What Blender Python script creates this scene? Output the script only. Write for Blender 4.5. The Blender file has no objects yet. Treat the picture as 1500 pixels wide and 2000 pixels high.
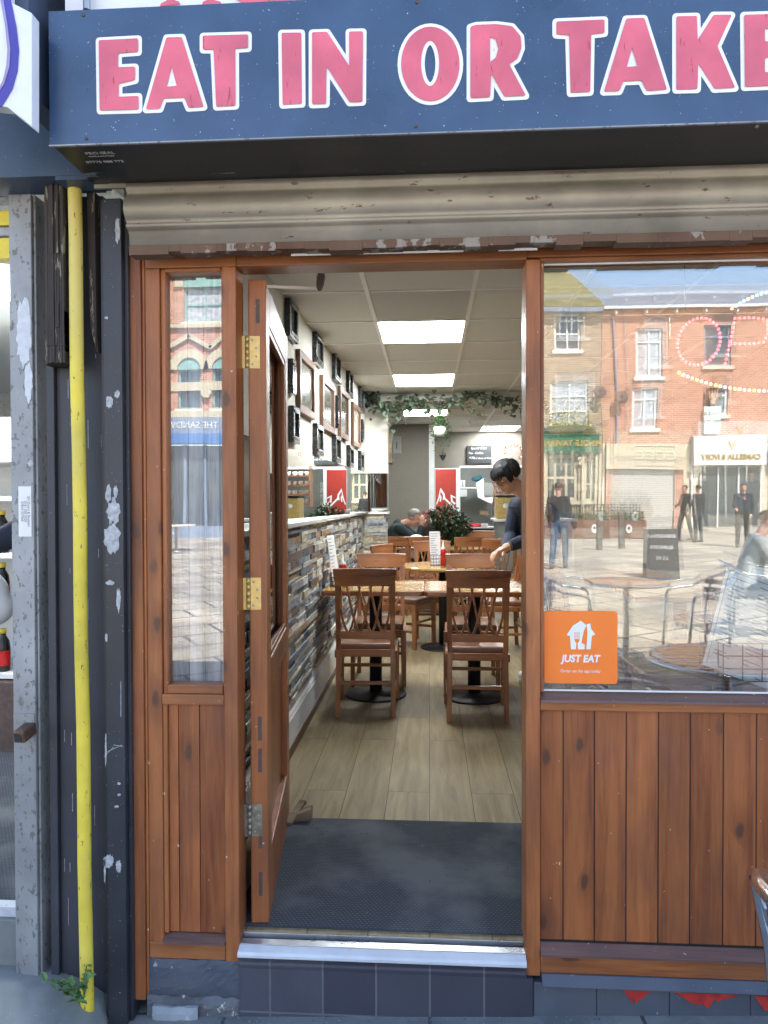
import bpy, bmesh, math, random
from mathutils import Vector, Matrix, Euler, noise as mnoise
R = math.radians
random.seed(7)
SC = bpy.context.scene
COL = SC.collection
# ------------------------------------------------------------------ camera, sky, sun, exposure
CAM = Vector((0, -2.16, 1.54)); FPX = 1420.0
cd = bpy.data.cameras.new('camera'); cam = bpy.data.objects.new('camera', cd); COL.objects.link(cam)
cd.sensor_fit = 'HORIZONTAL'; cd.sensor_width = 36; cd.lens = FPX / 1500 * 36
cd.clip_start = 0.05; cd.clip_end = 500
ROT = Matrix.Rotation(R(3.546), 3, 'Z') @ Matrix.Rotation(R(89.2), 3, 'X') @ Matrix.Rotation(R(-0.15), 3, 'Z')
cam.matrix_world = Matrix.Translation(CAM) @ ROT.to_4x4()
SC.camera = cam
SUN_EL, SUN_AZ = R(50), R(22)          # azimuth measured from +Y towards +X
w = bpy.data.worlds.new('World'); SC.world = w; w.use_nodes = True
nt = w.node_tree
sky = nt.nodes.new('ShaderNodeTexSky'); sky.sky_type = 'NISHITA'; sky.sun_disc = False
sky.sun_elevation = SUN_EL; sky.sun_rotation = SUN_AZ
nt.links.new(sky.outputs[0], nt.nodes['Background'].inputs[0]); nt.nodes['Background'].inputs[1].default_value = 0.15
sl = bpy.data.lights.new('sun', 'SUN'); sl.energy = 5.0; sl.angle = R(0.5); sl.color = (1, .95, .87)
so = bpy.data.objects.new('sun', sl); COL.objects.link(so)
sd = Vector((math.sin(SUN_AZ) * math.cos(SUN_EL), math.cos(SUN_AZ) * math.cos(SUN_EL), math.sin(SUN_EL)))
so.rotation_euler = sd.to_track_quat('Z', 'Y').to_euler()
SC.view_settings.view_transform = 'Standard'; SC.view_settings.look = 'None'
SC.view_settings.exposure = 2.07; SC.view_settings.gamma = 1
PANEL_E = 12.0                            # strength of the lit ceiling panels

def at(px, py, Y=0.0):
    """metres on the vertical plane y=Y for a spot measured in the photograph"""
    d = ROT @ Vector(((px - 750) / FPX, -(py - 1000) / FPX, -1)); t = (Y - CAM.y) / d.y
    return CAM + d * t
def rf(px, py, dist):
    """real place of something that is seen reflected in the glass, dist metres of light path away"""
    p = at(px, py, dist + CAM.y); return Vector((p.x, -p.y + .06, p.z))
def D(dist): return dist + CAM.y
def ground(x, y):
    return 0.04 * max(-1.6, min(1.2, x)) + .006 + .0155 * max(0, -y - 3)

# ------------------------------------------------------------------ mesh helpers
class MB:
    def __init__(s, seed=0): s.v = []; s.f = []; s.c = []; s.sm = []; s.r = random.Random(seed + 11)
    def add(s, vs, fs, col=None, smooth=False):
        if col is None: k = s.r.random(); col = (k, s.r.random(), s.r.random())
        b = len(s.v); s.v += [tuple(p) for p in vs]
        for f in fs: s.f.append([b + i for i in f]); s.c.append(col); s.sm.append(smooth)
    def box(s, x0, x1, y0, y1, z0, z1, col=None, M=None):
        vs = [Vector(p) for p in ((x0,y0,z0),(x1,y0,z0),(x1,y1,z0),(x0,y1,z0),(x0,y0,z1),(x1,y0,z1),(x1,y1,z1),(x0,y1,z1))]
        if M: vs = [M @ p for p in vs]
        s.add(vs, [(0,3,2,1),(4,5,6,7),(0,1,5,4),(1,2,6,5),(2,3,7,6),(3,0,4,7)], col)
    def bar(s, a, b, wx, wy, up=(0,0,1), col=None, ex=0):
        a = Vector(a); b = Vector(b); d = (b - a); L = d.length; d.normalize(); u = Vector(up)
        if abs(d.dot(u)) > .99: u = Vector((0,1,0))
        x = d.cross(u).normalized(); y = x.cross(d)
        vs = []
        for t in (-ex, L + ex):
            for sx, sy in ((-1,-1),(1,-1),(1,1),(-1,1)): vs.append(a + d*t + x*wx*sx/2 + y*wy*sy/2)
        s.add(vs, [(0,3,2,1),(4,5,6,7),(0,1,5,4),(1,2,6,5),(2,3,7,6),(3,0,4,7)], col)
    def tube(s, pts, rad, n=10, col=None, caps=True, smooth=True):
        pts = [Vector(p) for p in pts]
        if not hasattr(rad, '__len__'): rad = [rad] * len(pts)
        vs = []; fs = []
        ref = None
        for i, p in enumerate(pts):
            d = (pts[min(i+1, len(pts)-1)] - pts[max(i-1, 0)]).normalized()
            if ref is None: ref = Vector((0,0,1)) if abs(d.z) < .9 else Vector((0,1,0))
            x = d.cross(ref).normalized(); y = x.cross(d).normalized(); ref = y
            for k in range(n):
                a = 2*math.pi*k/n; vs.append(p + (x*math.cos(a) + y*math.sin(a)) * rad[i])
        for i in range(len(pts)-1):
            for k in range(n):
                fs.append((i*n+k, i*n+(k+1)%n, (i+1)*n+(k+1)%n, (i+1)*n+k))
        s.add(vs, fs, col, smooth)
        if caps:
            m = len(pts)-1
            s.add([vs[k] for k in range(n)], [tuple(range(n-1,-1,-1))], col)
            s.add([vs[m*n+k] for k in range(n)], [tuple(range(n))], col)
    def lathe(s, prof, c=(0,0,0), n=20, col=None, smooth=True, M=None):
        vs = []; fs = []
        for r_, z in prof:
            for k in range(n):
                a = 2*math.pi*k/n; p = Vector((r_*math.cos(a), r_*math.sin(a), z))
                if M: p = M @ p
                vs.append(p + Vector(c))
        for i in range(len(prof)-1):
            for k in range(n): fs.append((i*n+k, i*n+(k+1)%n, (i+1)*n+(k+1)%n, (i+1)*n+k))
        s.add(vs, fs, col, smooth)
    def ell(s, c, r, n=14, m=9, col=None, M=None):
        if not hasattr(r, '__len__'): r = (r, r, r)
        vs = [Vector((0,0,r[2]))]; fs = []
        for i in range(1, m):
            t = math.pi*i/m
            for k in range(n):
                a = 2*math.pi*k/n; vs.append(Vector((r[0]*math.sin(t)*math.cos(a), r[1]*math.sin(t)*math.sin(a), r[2]*math.cos(t))))
        vs.append(Vector((0,0,-r[2])))
        for k in range(n): fs.append((0, 1+k, 1+(k+1)%n))
        for i in range(m-2):
            for k in range(n): fs.append((1+i*n+k, 1+(i+1)*n+k, 1+(i+1)*n+(k+1)%n, 1+i*n+(k+1)%n))
        e = len(vs)-1
        for k in range(n): fs.append((e, 1+(m-2)*n+(k+1)%n, 1+(m-2)*n+k))
        if M: vs = [M @ p for p in vs]
        s.add([p + Vector(c) for p in vs], fs, col, True)
    def cone(s, a, b, ra, rb, n=12):      # closed tapered limb with round ends
        a = Vector(a); b = Vector(b)
        s.tube([a, a.lerp(b,.5), b], [ra, (ra+rb)/2, rb], n)
        s.ell(a, ra*1.0, n, 8); s.ell(b, rb*1.0, n, 8)
    def prism(s, poly, y0, y1, col=None, axis='Y'):   # poly of (x,z), convex or simple
        n = len(poly)
        f = (lambda a, b, y: (a, y, b)) if axis == 'Y' else ((lambda a, b, y: (y, a, b)) if axis == 'X' else (lambda a, b, y: (a, b, y)))
        vs = [f(a, b, y0) for a, b in poly] + [f(a, b, y1) for a, b in poly]
        fs = [tuple(range(n)), tuple(range(2*n-1, n-1, -1))] + [(i, n+i, n+(i+1)%n, (i+1)%n) for i in range(n)]
        s.add(vs, fs, col)
    def build(s, name, mat, parent=None, bevel=0, smooth_all=False, loc=None):
        me = bpy.data.meshes.new(name); me.from_pydata(s.v, [], s.f)
        ca = me.color_attributes.new('rnd', 'FLOAT_COLOR', 'CORNER')
        buf = []
        for f, c in zip(s.f, s.c): buf += [c[0], c[1], c[2], 1.0] * len(f)
        ca.data.foreach_set('color', buf)
        me.polygons.foreach_set('use_smooth', [True]*len(s.f) if smooth_all else s.sm)
        me.update()
        me.materials.append(mat)
        o = bpy.data.objects.new(name, me); COL.objects.link(o)
        if parent: o.parent = parent
        if loc: o.location = loc
        bm = bmesh.new(); bm.from_mesh(me); bmesh.ops.recalc_face_normals(bm, faces=bm.faces); bm.to_mesh(me); bm.free()
        if bevel:
            b = o.modifiers.new('bevel', 'BEVEL'); b.width = bevel; b.segments = 2; b.limit_method = 'ANGLE'; b.harden_normals = False
        return o
def tag(o, label=None, cat=None, group=None, kind=None):
    if label: o['label'] = label
    if cat: o['category'] = cat
    if group: o['group'] = group
    if kind: o['kind'] = kind
    return o
def thing(name, label, cat, loc=(0,0,0), rz=0, group=None):
    o = bpy.data.objects.new(name, None); COL.objects.link(o); o.location = loc; o.rotation_euler = (0,0,rz)
    o.empty_display_size = .1
    return tag(o, label, cat, group)
def dup(root, loc, rz, label=None):
    kids = {}
    for o in COL.objects:
        if o.parent: kids.setdefault(o.parent.name, []).append(o)
    r = root.copy(); COL.objects.link(r); r.location = loc; r.rotation_euler = (0,0,rz)
    if label: r['label'] = label
    for ch in kids.get(root.name, []):
        c = ch.copy(); COL.objects.link(c); c.parent = r
        for g in kids.get(ch.name, []):
            d = g.copy(); COL.objects.link(d); d.parent = c
    return r
def to_mesh(o, name, mat, parent=None):
    dg = bpy.context.evaluated_depsgraph_get(); dg.update()
    me = bpy.data.meshes.new_from_object(o.evaluated_get(dg)); me.name = name
    me.materials.clear(); me.materials.append(mat)
    n = bpy.data.objects.new(name, me); COL.objects.link(n)
    n.parent = parent
    od = o.data; bpy.data.objects.remove(o)
    return n
def text(s, size, M, mat, parent, name='lettering', ext=.001, bold=0, align='CENTER', shear=0, sx=1):
    c = bpy.data.curves.new('t', 'FONT'); c.body = s; c.size = size; c.extrude = ext; c.offset = bold; c.align_x = align; c.align_y = 'CENTER'; c.shear = shear
    c.resolution_u = 4
    o = bpy.data.objects.new('t', c); COL.objects.link(o)
    n = to_mesh(o, name, mat, parent); n.data.transform(M @ Matrix.Diagonal((sx,1,1,1))); return n
FRONT = Matrix.Rotation(R(90), 4, 'X')                                   # reads for someone looking along +Y
BACKF = Matrix.Rotation(R(180), 4, 'Z') @ Matrix.Rotation(R(90), 4, 'X')     # reads for someone looking along -Y
def shape(outer, holes, name, mat, parent, Y, off=0, ext=.001, rnd=0):
    """flat lettering shape from (x,z) outlines"""
    def area(p): return sum(p[i][0]*p[(i+1)%len(p)][1]-p[(i+1)%len(p)][0]*p[i][1] for i in range(len(p)))
    def rounded(p):
        if not rnd: return p
        out = []
        for i in range(len(p)):
            a, b, c = Vector(p[i-1]), Vector(p[i]), Vector(p[(i+1)%len(p)])
            r1 = min(rnd, (a-b).length*.4); r2 = min(rnd, (c-b).length*.4)
            q0 = b + (a-b).normalized()*r1; q1 = b + (c-b).normalized()*r2
            for t in (0,.33,.67,1): out.append(tuple(q0*(1-t)**2 + b*2*t*(1-t) + q1*t*t))
        return out
    c = bpy.data.curves.new('s', 'CURVE'); c.dimensions = '2D'; c.fill_mode = 'BOTH'; c.extrude = ext; c.offset = off
    for k, p in enumerate([outer] + holes):
        p = rounded(list(p)) if k == 0 else list(p)
        if (area(p) > 0) != (k > 0): p = p[::-1]
        sp = c.splines.new('POLY'); sp.points.add(len(p)-1); sp.use_cyclic_u = True
        for i, q in enumerate(p): sp.points[i].co = (q[0], q[1], 0, 1)
    o = bpy.data.objects.new('s', c); COL.objects.link(o)
    n = to_mesh(o, name, mat, parent); n.data.transform(Matrix.Translation((0,Y,0)) @ FRONT); return n
def rrect(x0, x1, z0, z1, r, n=5):
    out = []
    for cx, cz, a0 in ((x1-r,z1-r,0),(x0+r,z1-r,90),(x0+r,z0+r,180),(x1-r,z0+r,270)):
        for i in range(n+1): a = R(a0+90*i/n); out.append((cx+r*math.cos(a), cz+r*math.sin(a)))
    return out
def ellp(cx, cz, rx, rz, n=40): return [(cx+rx*math.cos(2*math.pi*i/n), cz+rz*math.sin(2*math.pi*i/n)) for i in range(n)]

# ------------------------------------------------------------------ materials
class NT:
    def __init__(s, name):
        s.m = bpy.data.materials.new(name); s.m.use_nodes = True; s.t = s.m.node_tree; s.n = s.t.nodes; s.b = s.n['Principled BSDF']
    def new(s, t, **k):
        n = s.n.new(t)
        for a, v in k.items():
            if a.startswith('i_'): n.inputs[a[2:].replace('_', ' ')].default_value = v
            else: setattr(n, a, v)
        return n
    def ln(s, a, b): s.t.links.new(a, b)
    def coord(s, scale=(1,1,1), rnd=False, kind='Object'):
        tc = s.new('ShaderNodeTexCoord'); mp = s.new('ShaderNodeMapping'); mp.inputs['Scale'].default_value = scale
        s.ln(tc.outputs[kind], mp.inputs['Vector'])
        if rnd:
            a = s.new('ShaderNodeAttribute', attribute_name='rnd'); v = s.new('ShaderNodeVectorMath', operation='SCALE'); v.inputs['Scale'].default_value = 37
            s.ln(a.outputs['Color'], v.inputs[0]); ad = s.new('ShaderNodeVectorMath', operation='ADD')
            s.ln(mp.outputs[0], ad.inputs[0]); s.ln(v.outputs[0], ad.inputs[1]); return ad.outputs[0]
        return mp.outputs[0]
    def noise(s, vec, scale, detail=4, rough=.55, dist=0):
        n = s.new('ShaderNodeTexNoise'); n.inputs['Scale'].default_value = scale; n.inputs['Detail'].default_value = detail
        n.inputs['Roughness'].default_value = rough; n.inputs['Distortion'].default_value = dist; s.ln(vec, n.inputs['Vector']); return n.outputs['Fac']
    def ramp(s, fac, stops):
        r = s.new('ShaderNodeValToRGB'); e = r.color_ramp.elements
        while len(e) < len(stops): e.new(.5)
        for k, (p, c) in enumerate(stops): e[k].position = p; e[k].color = (*c, 1) if len(c) == 3 else c
        s.ln(fac, r.inputs[0]); return r.outputs[0]
    def step(s, fac, a, b):
        m = s.new('ShaderNodeMapRange'); m.inputs['From Min'].default_value = a; m.inputs['From Max'].default_value = b
        s.ln(fac, m.inputs['Value']); return m.outputs[0]
    def mix(s, fac, a, b, mode='MIX'):
        m = s.new('ShaderNodeMix', data_type='RGBA', blend_type=mode)
        for sock, v in ((0, fac), (6, a), (7, b)):
            if hasattr(v, 'is_linked'): s.ln(v, m.inputs[sock])
            else: m.inputs[sock].default_value = v if isinstance(v, (int, float)) else ((*v, 1) if len(v) == 3 else v)
        return m.outputs[2]
    def math(s, op, a, b=0):
        m = s.new('ShaderNodeMath', operation=op)
        for i, v in enumerate((a, b)):
            if hasattr(v, 'is_linked'): s.ln(v, m.inputs[i])
            else: m.inputs[i].default_value = v
        return m.outputs[0]
    def bump(s, h, dist=.002, strength=.5):
        b = s.new('ShaderNodeBump'); b.inputs['Distance'].default_value = dist; b.inputs['Strength'].default_value = strength
        s.ln(h, b.inputs['Height']); s.ln(b.outputs[0], s.b.inputs['Normal'])
    def out(s, col=None, rough=None, metal=0, spec=None, coat=0):
        if col is not None:
            if hasattr(col, 'is_linked'): s.ln(col, s.b.inputs['Base Color'])
            else: s.b.inputs['Base Color'].default_value = (*col, 1)
        if rough is not None:
            if hasattr(rough, 'is_linked'): s.ln(rough, s.b.inputs['Roughness'])
            else: s.b.inputs['Roughness'].default_value = rough
        s.b.inputs['Metallic'].default_value = metal
        if spec is not None: s.b.inputs['Specular IOR Level'].default_value = spec
        if coat: s.b.inputs['Coat Weight'].default_value = coat; s.b.inputs['Coat Roughness'].default_value = .15
        return s.m
def plain(name, col, rough=.5, metal=0, var=.12, scale=14, coat=0, bump=0):
    t = NT(name); v = t.coord(); n = t.noise(v, scale, 5)
    c = t.mix(t.step(n, .3, .7), tuple(x*(1-var) for x in col), tuple(min(1, x*(1+var)) for x in col))
    r = t.step(n, -.5, 1.5); r = t.math('MULTIPLY', r, rough*2)
    if bump: t.bump(n, bump)
    return t.out(c, r, metal, coat=coat)
def wood(name, dark, light, axis='Z', rough=.42, knots=True, wear=0, coat=.15, gs=1.0, grime=None):
    t = NT(name)
    sc = {'Z': (1,1,.06), 'X': (.06,1,1), 'Y': (1,.06,1)}[axis]
    v = t.coord(sc, True)
    broad = t.noise(v, 14*gs, 3, .5, .4); fine = t.noise(v, 120*gs, 3, .6)
    g = t.math('ADD', t.math('MULTIPLY', broad, .7), t.math('MULTIPLY', fine, .3))
    c = t.ramp(g, [(.36, dark), (.5, tuple((a*.4+b*.6) for a, b in zip(dark, light))), (.63, light)])
    a = t.new('ShaderNodeAttribute', attribute_name='rnd'); sp = t.new('ShaderNodeSeparateColor'); t.ln(a.outputs['Color'], sp.inputs[0])
    vv = t.math('ADD', t.math('MULTIPLY', sp.outputs[1], .18), .91)
    vm = t.new('ShaderNodeVectorMath', operation='SCALE'); t.ln(c, vm.inputs[0]); t.ln(vv, vm.inputs['Scale']); c = vm.outputs[0]
    big = t.noise(t.coord((1,1,.35) if axis == 'Z' else (.35,1,1), True), 7, 3)
    c = t.mix(t.math('MULTIPLY', t.step(big, .48, .66), .42), c, tuple(x*.55+y for x, y in zip(dark, (.012,.014,.02))))
    if knots:
        kv0 = t.coord({'Z': (1,1,.5), 'X': (.5,1,1), 'Y': (1,.5,1)}[axis], True); ks = t.new('ShaderNodeSeparateXYZ'); t.ln(kv0, ks.inputs[0]); kc = t.new('ShaderNodeCombineXYZ')
        t.ln(ks.outputs[0], kc.inputs[0]); t.ln(ks.outputs[2], kc.inputs[1]); kv = kc.outputs[0]
        dn = t.new('ShaderNodeVectorMath', operation='SCALE'); nn = t.new('ShaderNodeTexNoise'); nn.inputs['Scale'].default_value = 25; t.ln(kv0, nn.inputs['Vector']); t.ln(nn.outputs['Color'], dn.inputs[0]); dn.inputs['Scale'].default_value = .02
        av = t.new('ShaderNodeVectorMath', operation='ADD'); t.ln(kv, av.inputs[0]); t.ln(dn.outputs[0], av.inputs[1]); kv = av.outputs[0]
        vo = t.new('ShaderNodeTexVoronoi', voronoi_dimensions='2D'); vo.inputs['Scale'].default_value = 9; t.ln(kv, vo.inputs['Vector'])
        cs = t.new('ShaderNodeSeparateColor'); t.ln(vo.outputs['Color'], cs.inputs[0])
        k = t.math('MULTIPLY', t.step(vo.outputs['Distance'], .13, .07), t.step(cs.outputs[0], .77, .79))
        c = t.mix(t.math('MULTIPLY', k, .8), c, (.052,.036,.03))
        ring = t.math('MULTIPLY', t.step(vo.outputs['Distance'], .42, .12), t.step(cs.outputs[0], .77, .79))
        c = t.mix(t.math('MULTIPLY', ring, .35), c, tuple(x*.6 for x in dark))
    if grime: c = t.mix(t.math('MULTIPLY', t.step(t.noise(t.coord((1,1,1)), 9, 5), .5, .68), .6), c, grime)
    if wear:
        wn = t.noise(t.coord((1,1,.7)), 60, 3, .6); c = t.mix(t.step(wn, .745-wear*.03, .76-wear*.03), c, (.62,.58,.52))
    t.bump(g, .0012, .35)
    return t.out(c, t.math('ADD', t.math('MULTIPLY', g, .25), rough-.1), coat=coat)
def worn(name, base, chip, amount=.5, rough=.5, scale=22, metal=0, second=None, stretch=(1,1,.6), coat=0, fine=True):
    t = NT(name); v = t.coord(stretch)
    n1 = t.noise(t.coord(), 5, 4); n2 = t.noise(v, scale, 6, .65)
    c = t.mix(t.step(n1, .3, .7), tuple(x*.78 for x in base), tuple(x*1.2 for x in base))
    if second: c = t.mix(t.math('MULTIPLY', t.step(t.noise(v, 3.2, 5), .5, .66), .8), c, second)
    c = t.mix(t.step(n2, .755-amount*.16, .77-amount*.16), c, chip)
    if fine: c = t.mix(t.step(t.noise(t.coord(), 190, 2), .735, .76), c, tuple(min(1,x*1.4+.1) for x in chip))
    t.bump(n2, .0015, .4)
    return t.out(c, t.math('ADD', t.math('MULTIPLY', n1, .3), rough-.15), metal, coat=coat)
def glass(name, refl, tint=(.93,.96,.95)):
    t = NT(name); t.n.remove(t.b)
    tr = t.new('ShaderNodeBsdfTransparent'); tr.inputs[0].default_value = (*tint, 1)
    gl = t.new('ShaderNodeBsdfGlossy'); gl.inputs['Roughness'].default_value = 0
    lw = t.new('ShaderNodeLayerWeight'); lw.inputs[0].default_value = .25
    bn = t.new('ShaderNodeBump'); bn.inputs['Distance'].default_value = .0007; bn.inputs['Strength'].default_value = 1; t.ln(t.noise(t.coord((1,1,.7)), 2.6, 1), bn.inputs['Height']); t.ln(bn.outputs[0], gl.inputs['Normal'])
    f = t.math('ADD', t.math('MULTIPLY', lw.outputs['Fresnel'], .8), refl)
    f = t.math('MINIMUM', f, .95)
    mx = t.new('ShaderNodeMixShader'); t.ln(f, mx.inputs[0]); t.ln(tr.outputs[0], mx.inputs[1]); t.ln(gl.outputs[0], mx.inputs[2])
    t.ln(mx.outputs[0], t.n['Material Output'].inputs[0]); return t.m
def emis(name, col, st):
    t = NT(name); t.b.inputs['Base Color'].default_value = (*[min(.8, c) for c in col], 1); t.b.inputs['Emission Color'].default_value = (*col, 1); t.b.inputs['Emission Strength'].default_value = st
    t.b.inputs['Roughness'].default_value = .5; return t.m
def bricks(name, c1, c2, mortar, w=.225, h=.075, ms=.01, coordmap='XZ', rough=.85, var=.5, bump=.004, off=.5):
    t = NT(name); tc = t.new('ShaderNodeTexCoord'); se = t.new('ShaderNodeSeparateXYZ'); t.ln(tc.outputs['Object'], se.inputs[0])
    cb = t.new('ShaderNodeCombineXYZ'); ix = {'X': 0, 'Y': 1, 'Z': 2}
    t.ln(se.outputs[ix[coordmap[0]]], cb.inputs[0]); t.ln(se.outputs[ix[coordmap[1]]], cb.inputs[1])
    b = t.new('ShaderNodeTexBrick'); b.inputs['Scale'].default_value = 1; b.inputs['Brick Width'].default_value = w; b.inputs['Row Height'].default_value = h
    b.inputs['Mortar Size'].default_value = ms; b.inputs['Mortar Smooth'].default_value = .2; b.offset = off
    b.inputs['Color1'].default_value = (*c1, 1); b.inputs['Color2'].default_value = (*c2, 1); b.inputs['Mortar'].default_value = (*mortar, 1)
    t.ln(cb.outputs[0], b.inputs['Vector'])
    n = t.noise(t.coord(), 3, 5); n2 = t.noise(t.coord(), 40, 3)
    c = t.mix(t.math('MULTIPLY', t.step(n, .35, .7), var), b.outputs['Color'], tuple(x*.55 for x in c1), 'MIX')
    c = t.mix(t.math('MULTIPLY', n2, .35), c, tuple(x*.5 for x in c2))
    iv = t.math('SUBTRACT', 1, b.outputs['Fac']); t.bump(iv, bump, .6)
    return t.out(c, rough)

M = {}
M['pine'] = wood('stained_pine_upright', (.20,.057,.018), (.43,.152,.048), 'Z', wear=.75, coat=.06)
M['pine_h'] = wood('stained_pine_rail', (.18,.053,.016), (.40,.145,.045), 'X', wear=.45)
M['board'] = wood('stained_pine_boards', (.18,.050,.017), (.39,.128,.038), 'Z', wear=.35, gs=1.1)
M['sillw'] = wood('weathered_sill', (.10,.050,.040), (.19,.105,.085), 'X', rough=.6, knots=False, wear=1.3)
M['navy_acr'] = worn('faded_navy_sign_panel', (.034,.072,.145), (.35,.42,.5), .12, .32, 60, coat=.4)
M['navy_paint'] = worn('navy_painted_metal', (.05,.075,.12), (.3,.33,.36), .2, .45, 30)
M['soffit'] = worn('black_painted_soffit', (.020,.022,.027), (.18,.19,.21), .62, .42, 9, stretch=(.25,1,1))
M['pink'] = worn('faded_red_vinyl', (.66,.13,.19), (.42,.06,.085), .62, .45, 34, stretch=(2.6,1,.45), fine=False)
M['white_vinyl'] = plain('white_vinyl', (.82,.84,.86), .4, var=.03)
M['white_panel'] = plain('white_sign_panel', (.72,.75,.8), .35, var=.05)
M['blue_vinyl'] = plain('purple_blue_vinyl', (.07,.055,.36), .4, var=.15, scale=4)
M['lilac_vinyl'] = plain('lilac_vinyl', (.30,.26,.50), .4)
M['screw'] = plain('rusty_screw', (.16,.10,.07), .6, .6, var=.5, scale=200)
M['screw2'] = plain('steel_screw', (.4,.4,.4), .35, .9)
M['shutter'] = worn('dirty_aluminium', (.37,.335,.275), (.15,.11,.075), .75, .5, 40, .35, second=(.22,.19,.145), stretch=(.35,1,1))
M['rust'] = worn('rusted_rail', (.15,.09,.06), (.30,.27,.24), 1.0, .8, 16, second=(.09,.035,.02))
M['dark_paint'] = worn('slate_painted_steel', (.030,.034,.044), (.42,.44,.47), .42, .42, 26, second=(.026,.030,.036), stretch=(1.5,1,.35))
M['dark_pier'] = worn('slate_painted_pier', (.040,.043,.056), (.28,.29,.31), .45, .5, 60, second=(.030,.027,.03), stretch=(1.5,1,.12))
M['rot'] = worn('rotten_casing', (.048,.040,.036), (.24,.21,.16), 1.0, .85, 22, second=(.012,.01,.009), stretch=(2,2,.35))
M['yellow'] = worn('chalky_yellow_paint', (.76,.60,.06), (.20,.16,.05), .75, .55, 70, second=(.62,.52,.16), stretch=(1,1,.35))
M['galv'] = worn('galvanised_steel', (.29,.30,.31), (.17,.165,.155), 1.1, .55, 60, .3, second=(.40,.41,.43))
M['paint_splash'] = plain('pale_paint_splash', (.40,.42,.45), .7, var=.35, scale=60)
M['spray'] = plain('pale_spray_paint', (.58,.61,.66), .5, var=.1, scale=60)
M['redpaint'] = plain('flaking_red_paint', (.46,.035,.03), .5, var=.2, scale=40)
M['plinth'] = worn('painted_stone_plinth', (.075,.088,.115), (.34,.35,.36), .48, .6, 20, second=(.09,.10,.125))
M['galvst'] = worn('pale_weathered_stone', (.30,.33,.36), (.5,.5,.5), .6, .8, 40); M['concrete'] = worn('old_concrete', (.22,.235,.225), (.34,.34,.33), .5, .9, 30, second=(.13,.14,.14), stretch=(1,1,1))
M['tile_dark'] = bricks('quarry_tiles', (.058,.060,.084), (.095,.097,.125), (.18,.185,.20), .1605, .30, .003, 'XZ', .38, .55, .001, off=0)
M['rubble'] = worn('crumbled_mortar', (.13,.14,.155), (.45,.45,.44), .9, .9, 30, second=(.07,.07,.08))
M['alu'] = worn('brushed_threshold_metal', (.55,.58,.62), (.25,.25,.26), .5, .3, 30, .75, stretch=(.2,1,1))
M['white_alu'] = worn('white_nosing', (.60,.63,.67), (.35,.36,.38), .2, .3, 40)
M['black'] = plain('matt_black', (.012,.012,.014), .5)
M['blackgloss'] = plain('black_gloss', (.012,.012,.013), .25)
M['brass'] = plain('brass', (.62,.45,.17), .38, .55, var=.2, scale=50)
M['steel_old'] = plain('tarnished_hinge', (.30,.28,.22), .45, .7, var=.35, scale=60)
M['wallw'] = plain('white_emulsion', (.60,.58,.51), .8, var=.06, scale=3, bump=.001)
M['taupe'] = bricks('taupe_wallpaper', (.235,.215,.18), (.25,.23,.195), (.22,.20,.168), .5, .016, .003, 'XZ', .85, .1, .0005)
M['ceil'] = plain('ceiling_tile', (.60,.60,.565), .9, var=.07, scale=160, bump=.0012)
M['ceil_dark'] = plain('ceiling_tile_replaced', (.46,.46,.435), .9, var=.07, scale=160, bump=.0012)
M['tbar'] = plain('white_tee_bar', (.78,.78,.75), .45, var=.02)
M['skirt'] = plain('white_gloss_board', (.70,.71,.70), .35, var=.05)
M['skirt_brown'] = wood('brown_skirting', (.06,.025,.012), (.14,.06,.03), 'Y', knots=False)
M['chair'] = wood('red_brown_chair_wood', (.20,.070,.026), (.43,.18,.068), 'Z', .3, False, coat=.4, gs=1.6)
M['chair_h'] = wood('red_brown_chair_rail', (.20,.068,.024), (.42,.165,.058), 'X', .28, False, coat=.45, gs=1.6)
M['seat'] = plain('brown_leatherette', (.20,.085,.042), .32, var=.1, scale=5)
M['ttop'] = wood('honey_table_top', (.34,.18,.045), (.66,.42,.13), 'X', .2, False, coat=.7, gs=1.3)
M['tedge'] = wood('orange_table_edge', (.26,.09,.025), (.46,.19,.06), 'X', .25, False, coat=.5)
M['mirror'] = plain('mirror_silver', (.86,.88,.86), .005, 1, var=0)
M['glass'] = glass('window_glass', .14, (1,1,1)); M['glass2'] = glass('inner_window_glass', .095, (.97,1,.99)); M['sideglass'] = glass('side_window_glass', .16, (1,1,1)); M['doorglass'] = glass('door_glass', .16)
M['picglass'] = plain('glazed_photograph', (.22,.22,.19), .06, 0, var=.85, scale=26, coat=1)
M['picpale'] = plain('glazed_pale_print', (.46,.45,.38), .06, 0, var=.45, scale=16, coat=1)
M['mount'] = plain('cream_mount', (.55,.53,.46), .5)
M['frame_b'] = plain('black_picture_frame', (.018,.020,.026), .25, coat=.5)
M['frame_w'] = wood('brown_picture_frame', (.10,.045,.022), (.22,.11,.06), 'Z', .4, False)
M['panel_e'] = emis('lit_ceiling_panel', (.93,.98,1), PANEL_E)
M['red'] = plain('signal_red', (.36,.04,.03), .35, var=.08)
M['redsauce'] = plain('red_bottle', (.55,.02,.02), .3)
M['white'] = plain('white_plastic', (.75,.76,.76), .4, var=.04)
M['paper'] = plain('laminated_paper', (.90,.92,.95), .3, var=.04, coat=.6)
M['print'] = plain('grey_print', (.16,.18,.22), .5)
M['orange'] = plain('orange_vinyl', (.93,.22,.028), .4, var=.03)
M['steel'] = plain('polished_aluminium', (.78,.79,.80), .16, 1, var=.06)
M['kitchen'] = plain('grey_kitchen_wall', (.24,.25,.235), .6, var=.12, scale=4)
M['steelw'] = plain('stainless', (.5,.5,.49), .3, .8)
M['slateb'] = plain('chalkboard', (.02,.022,.024), .6, var=.4)
M['chalk'] = plain('chalk', (.6,.6,.58), .9)
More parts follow.
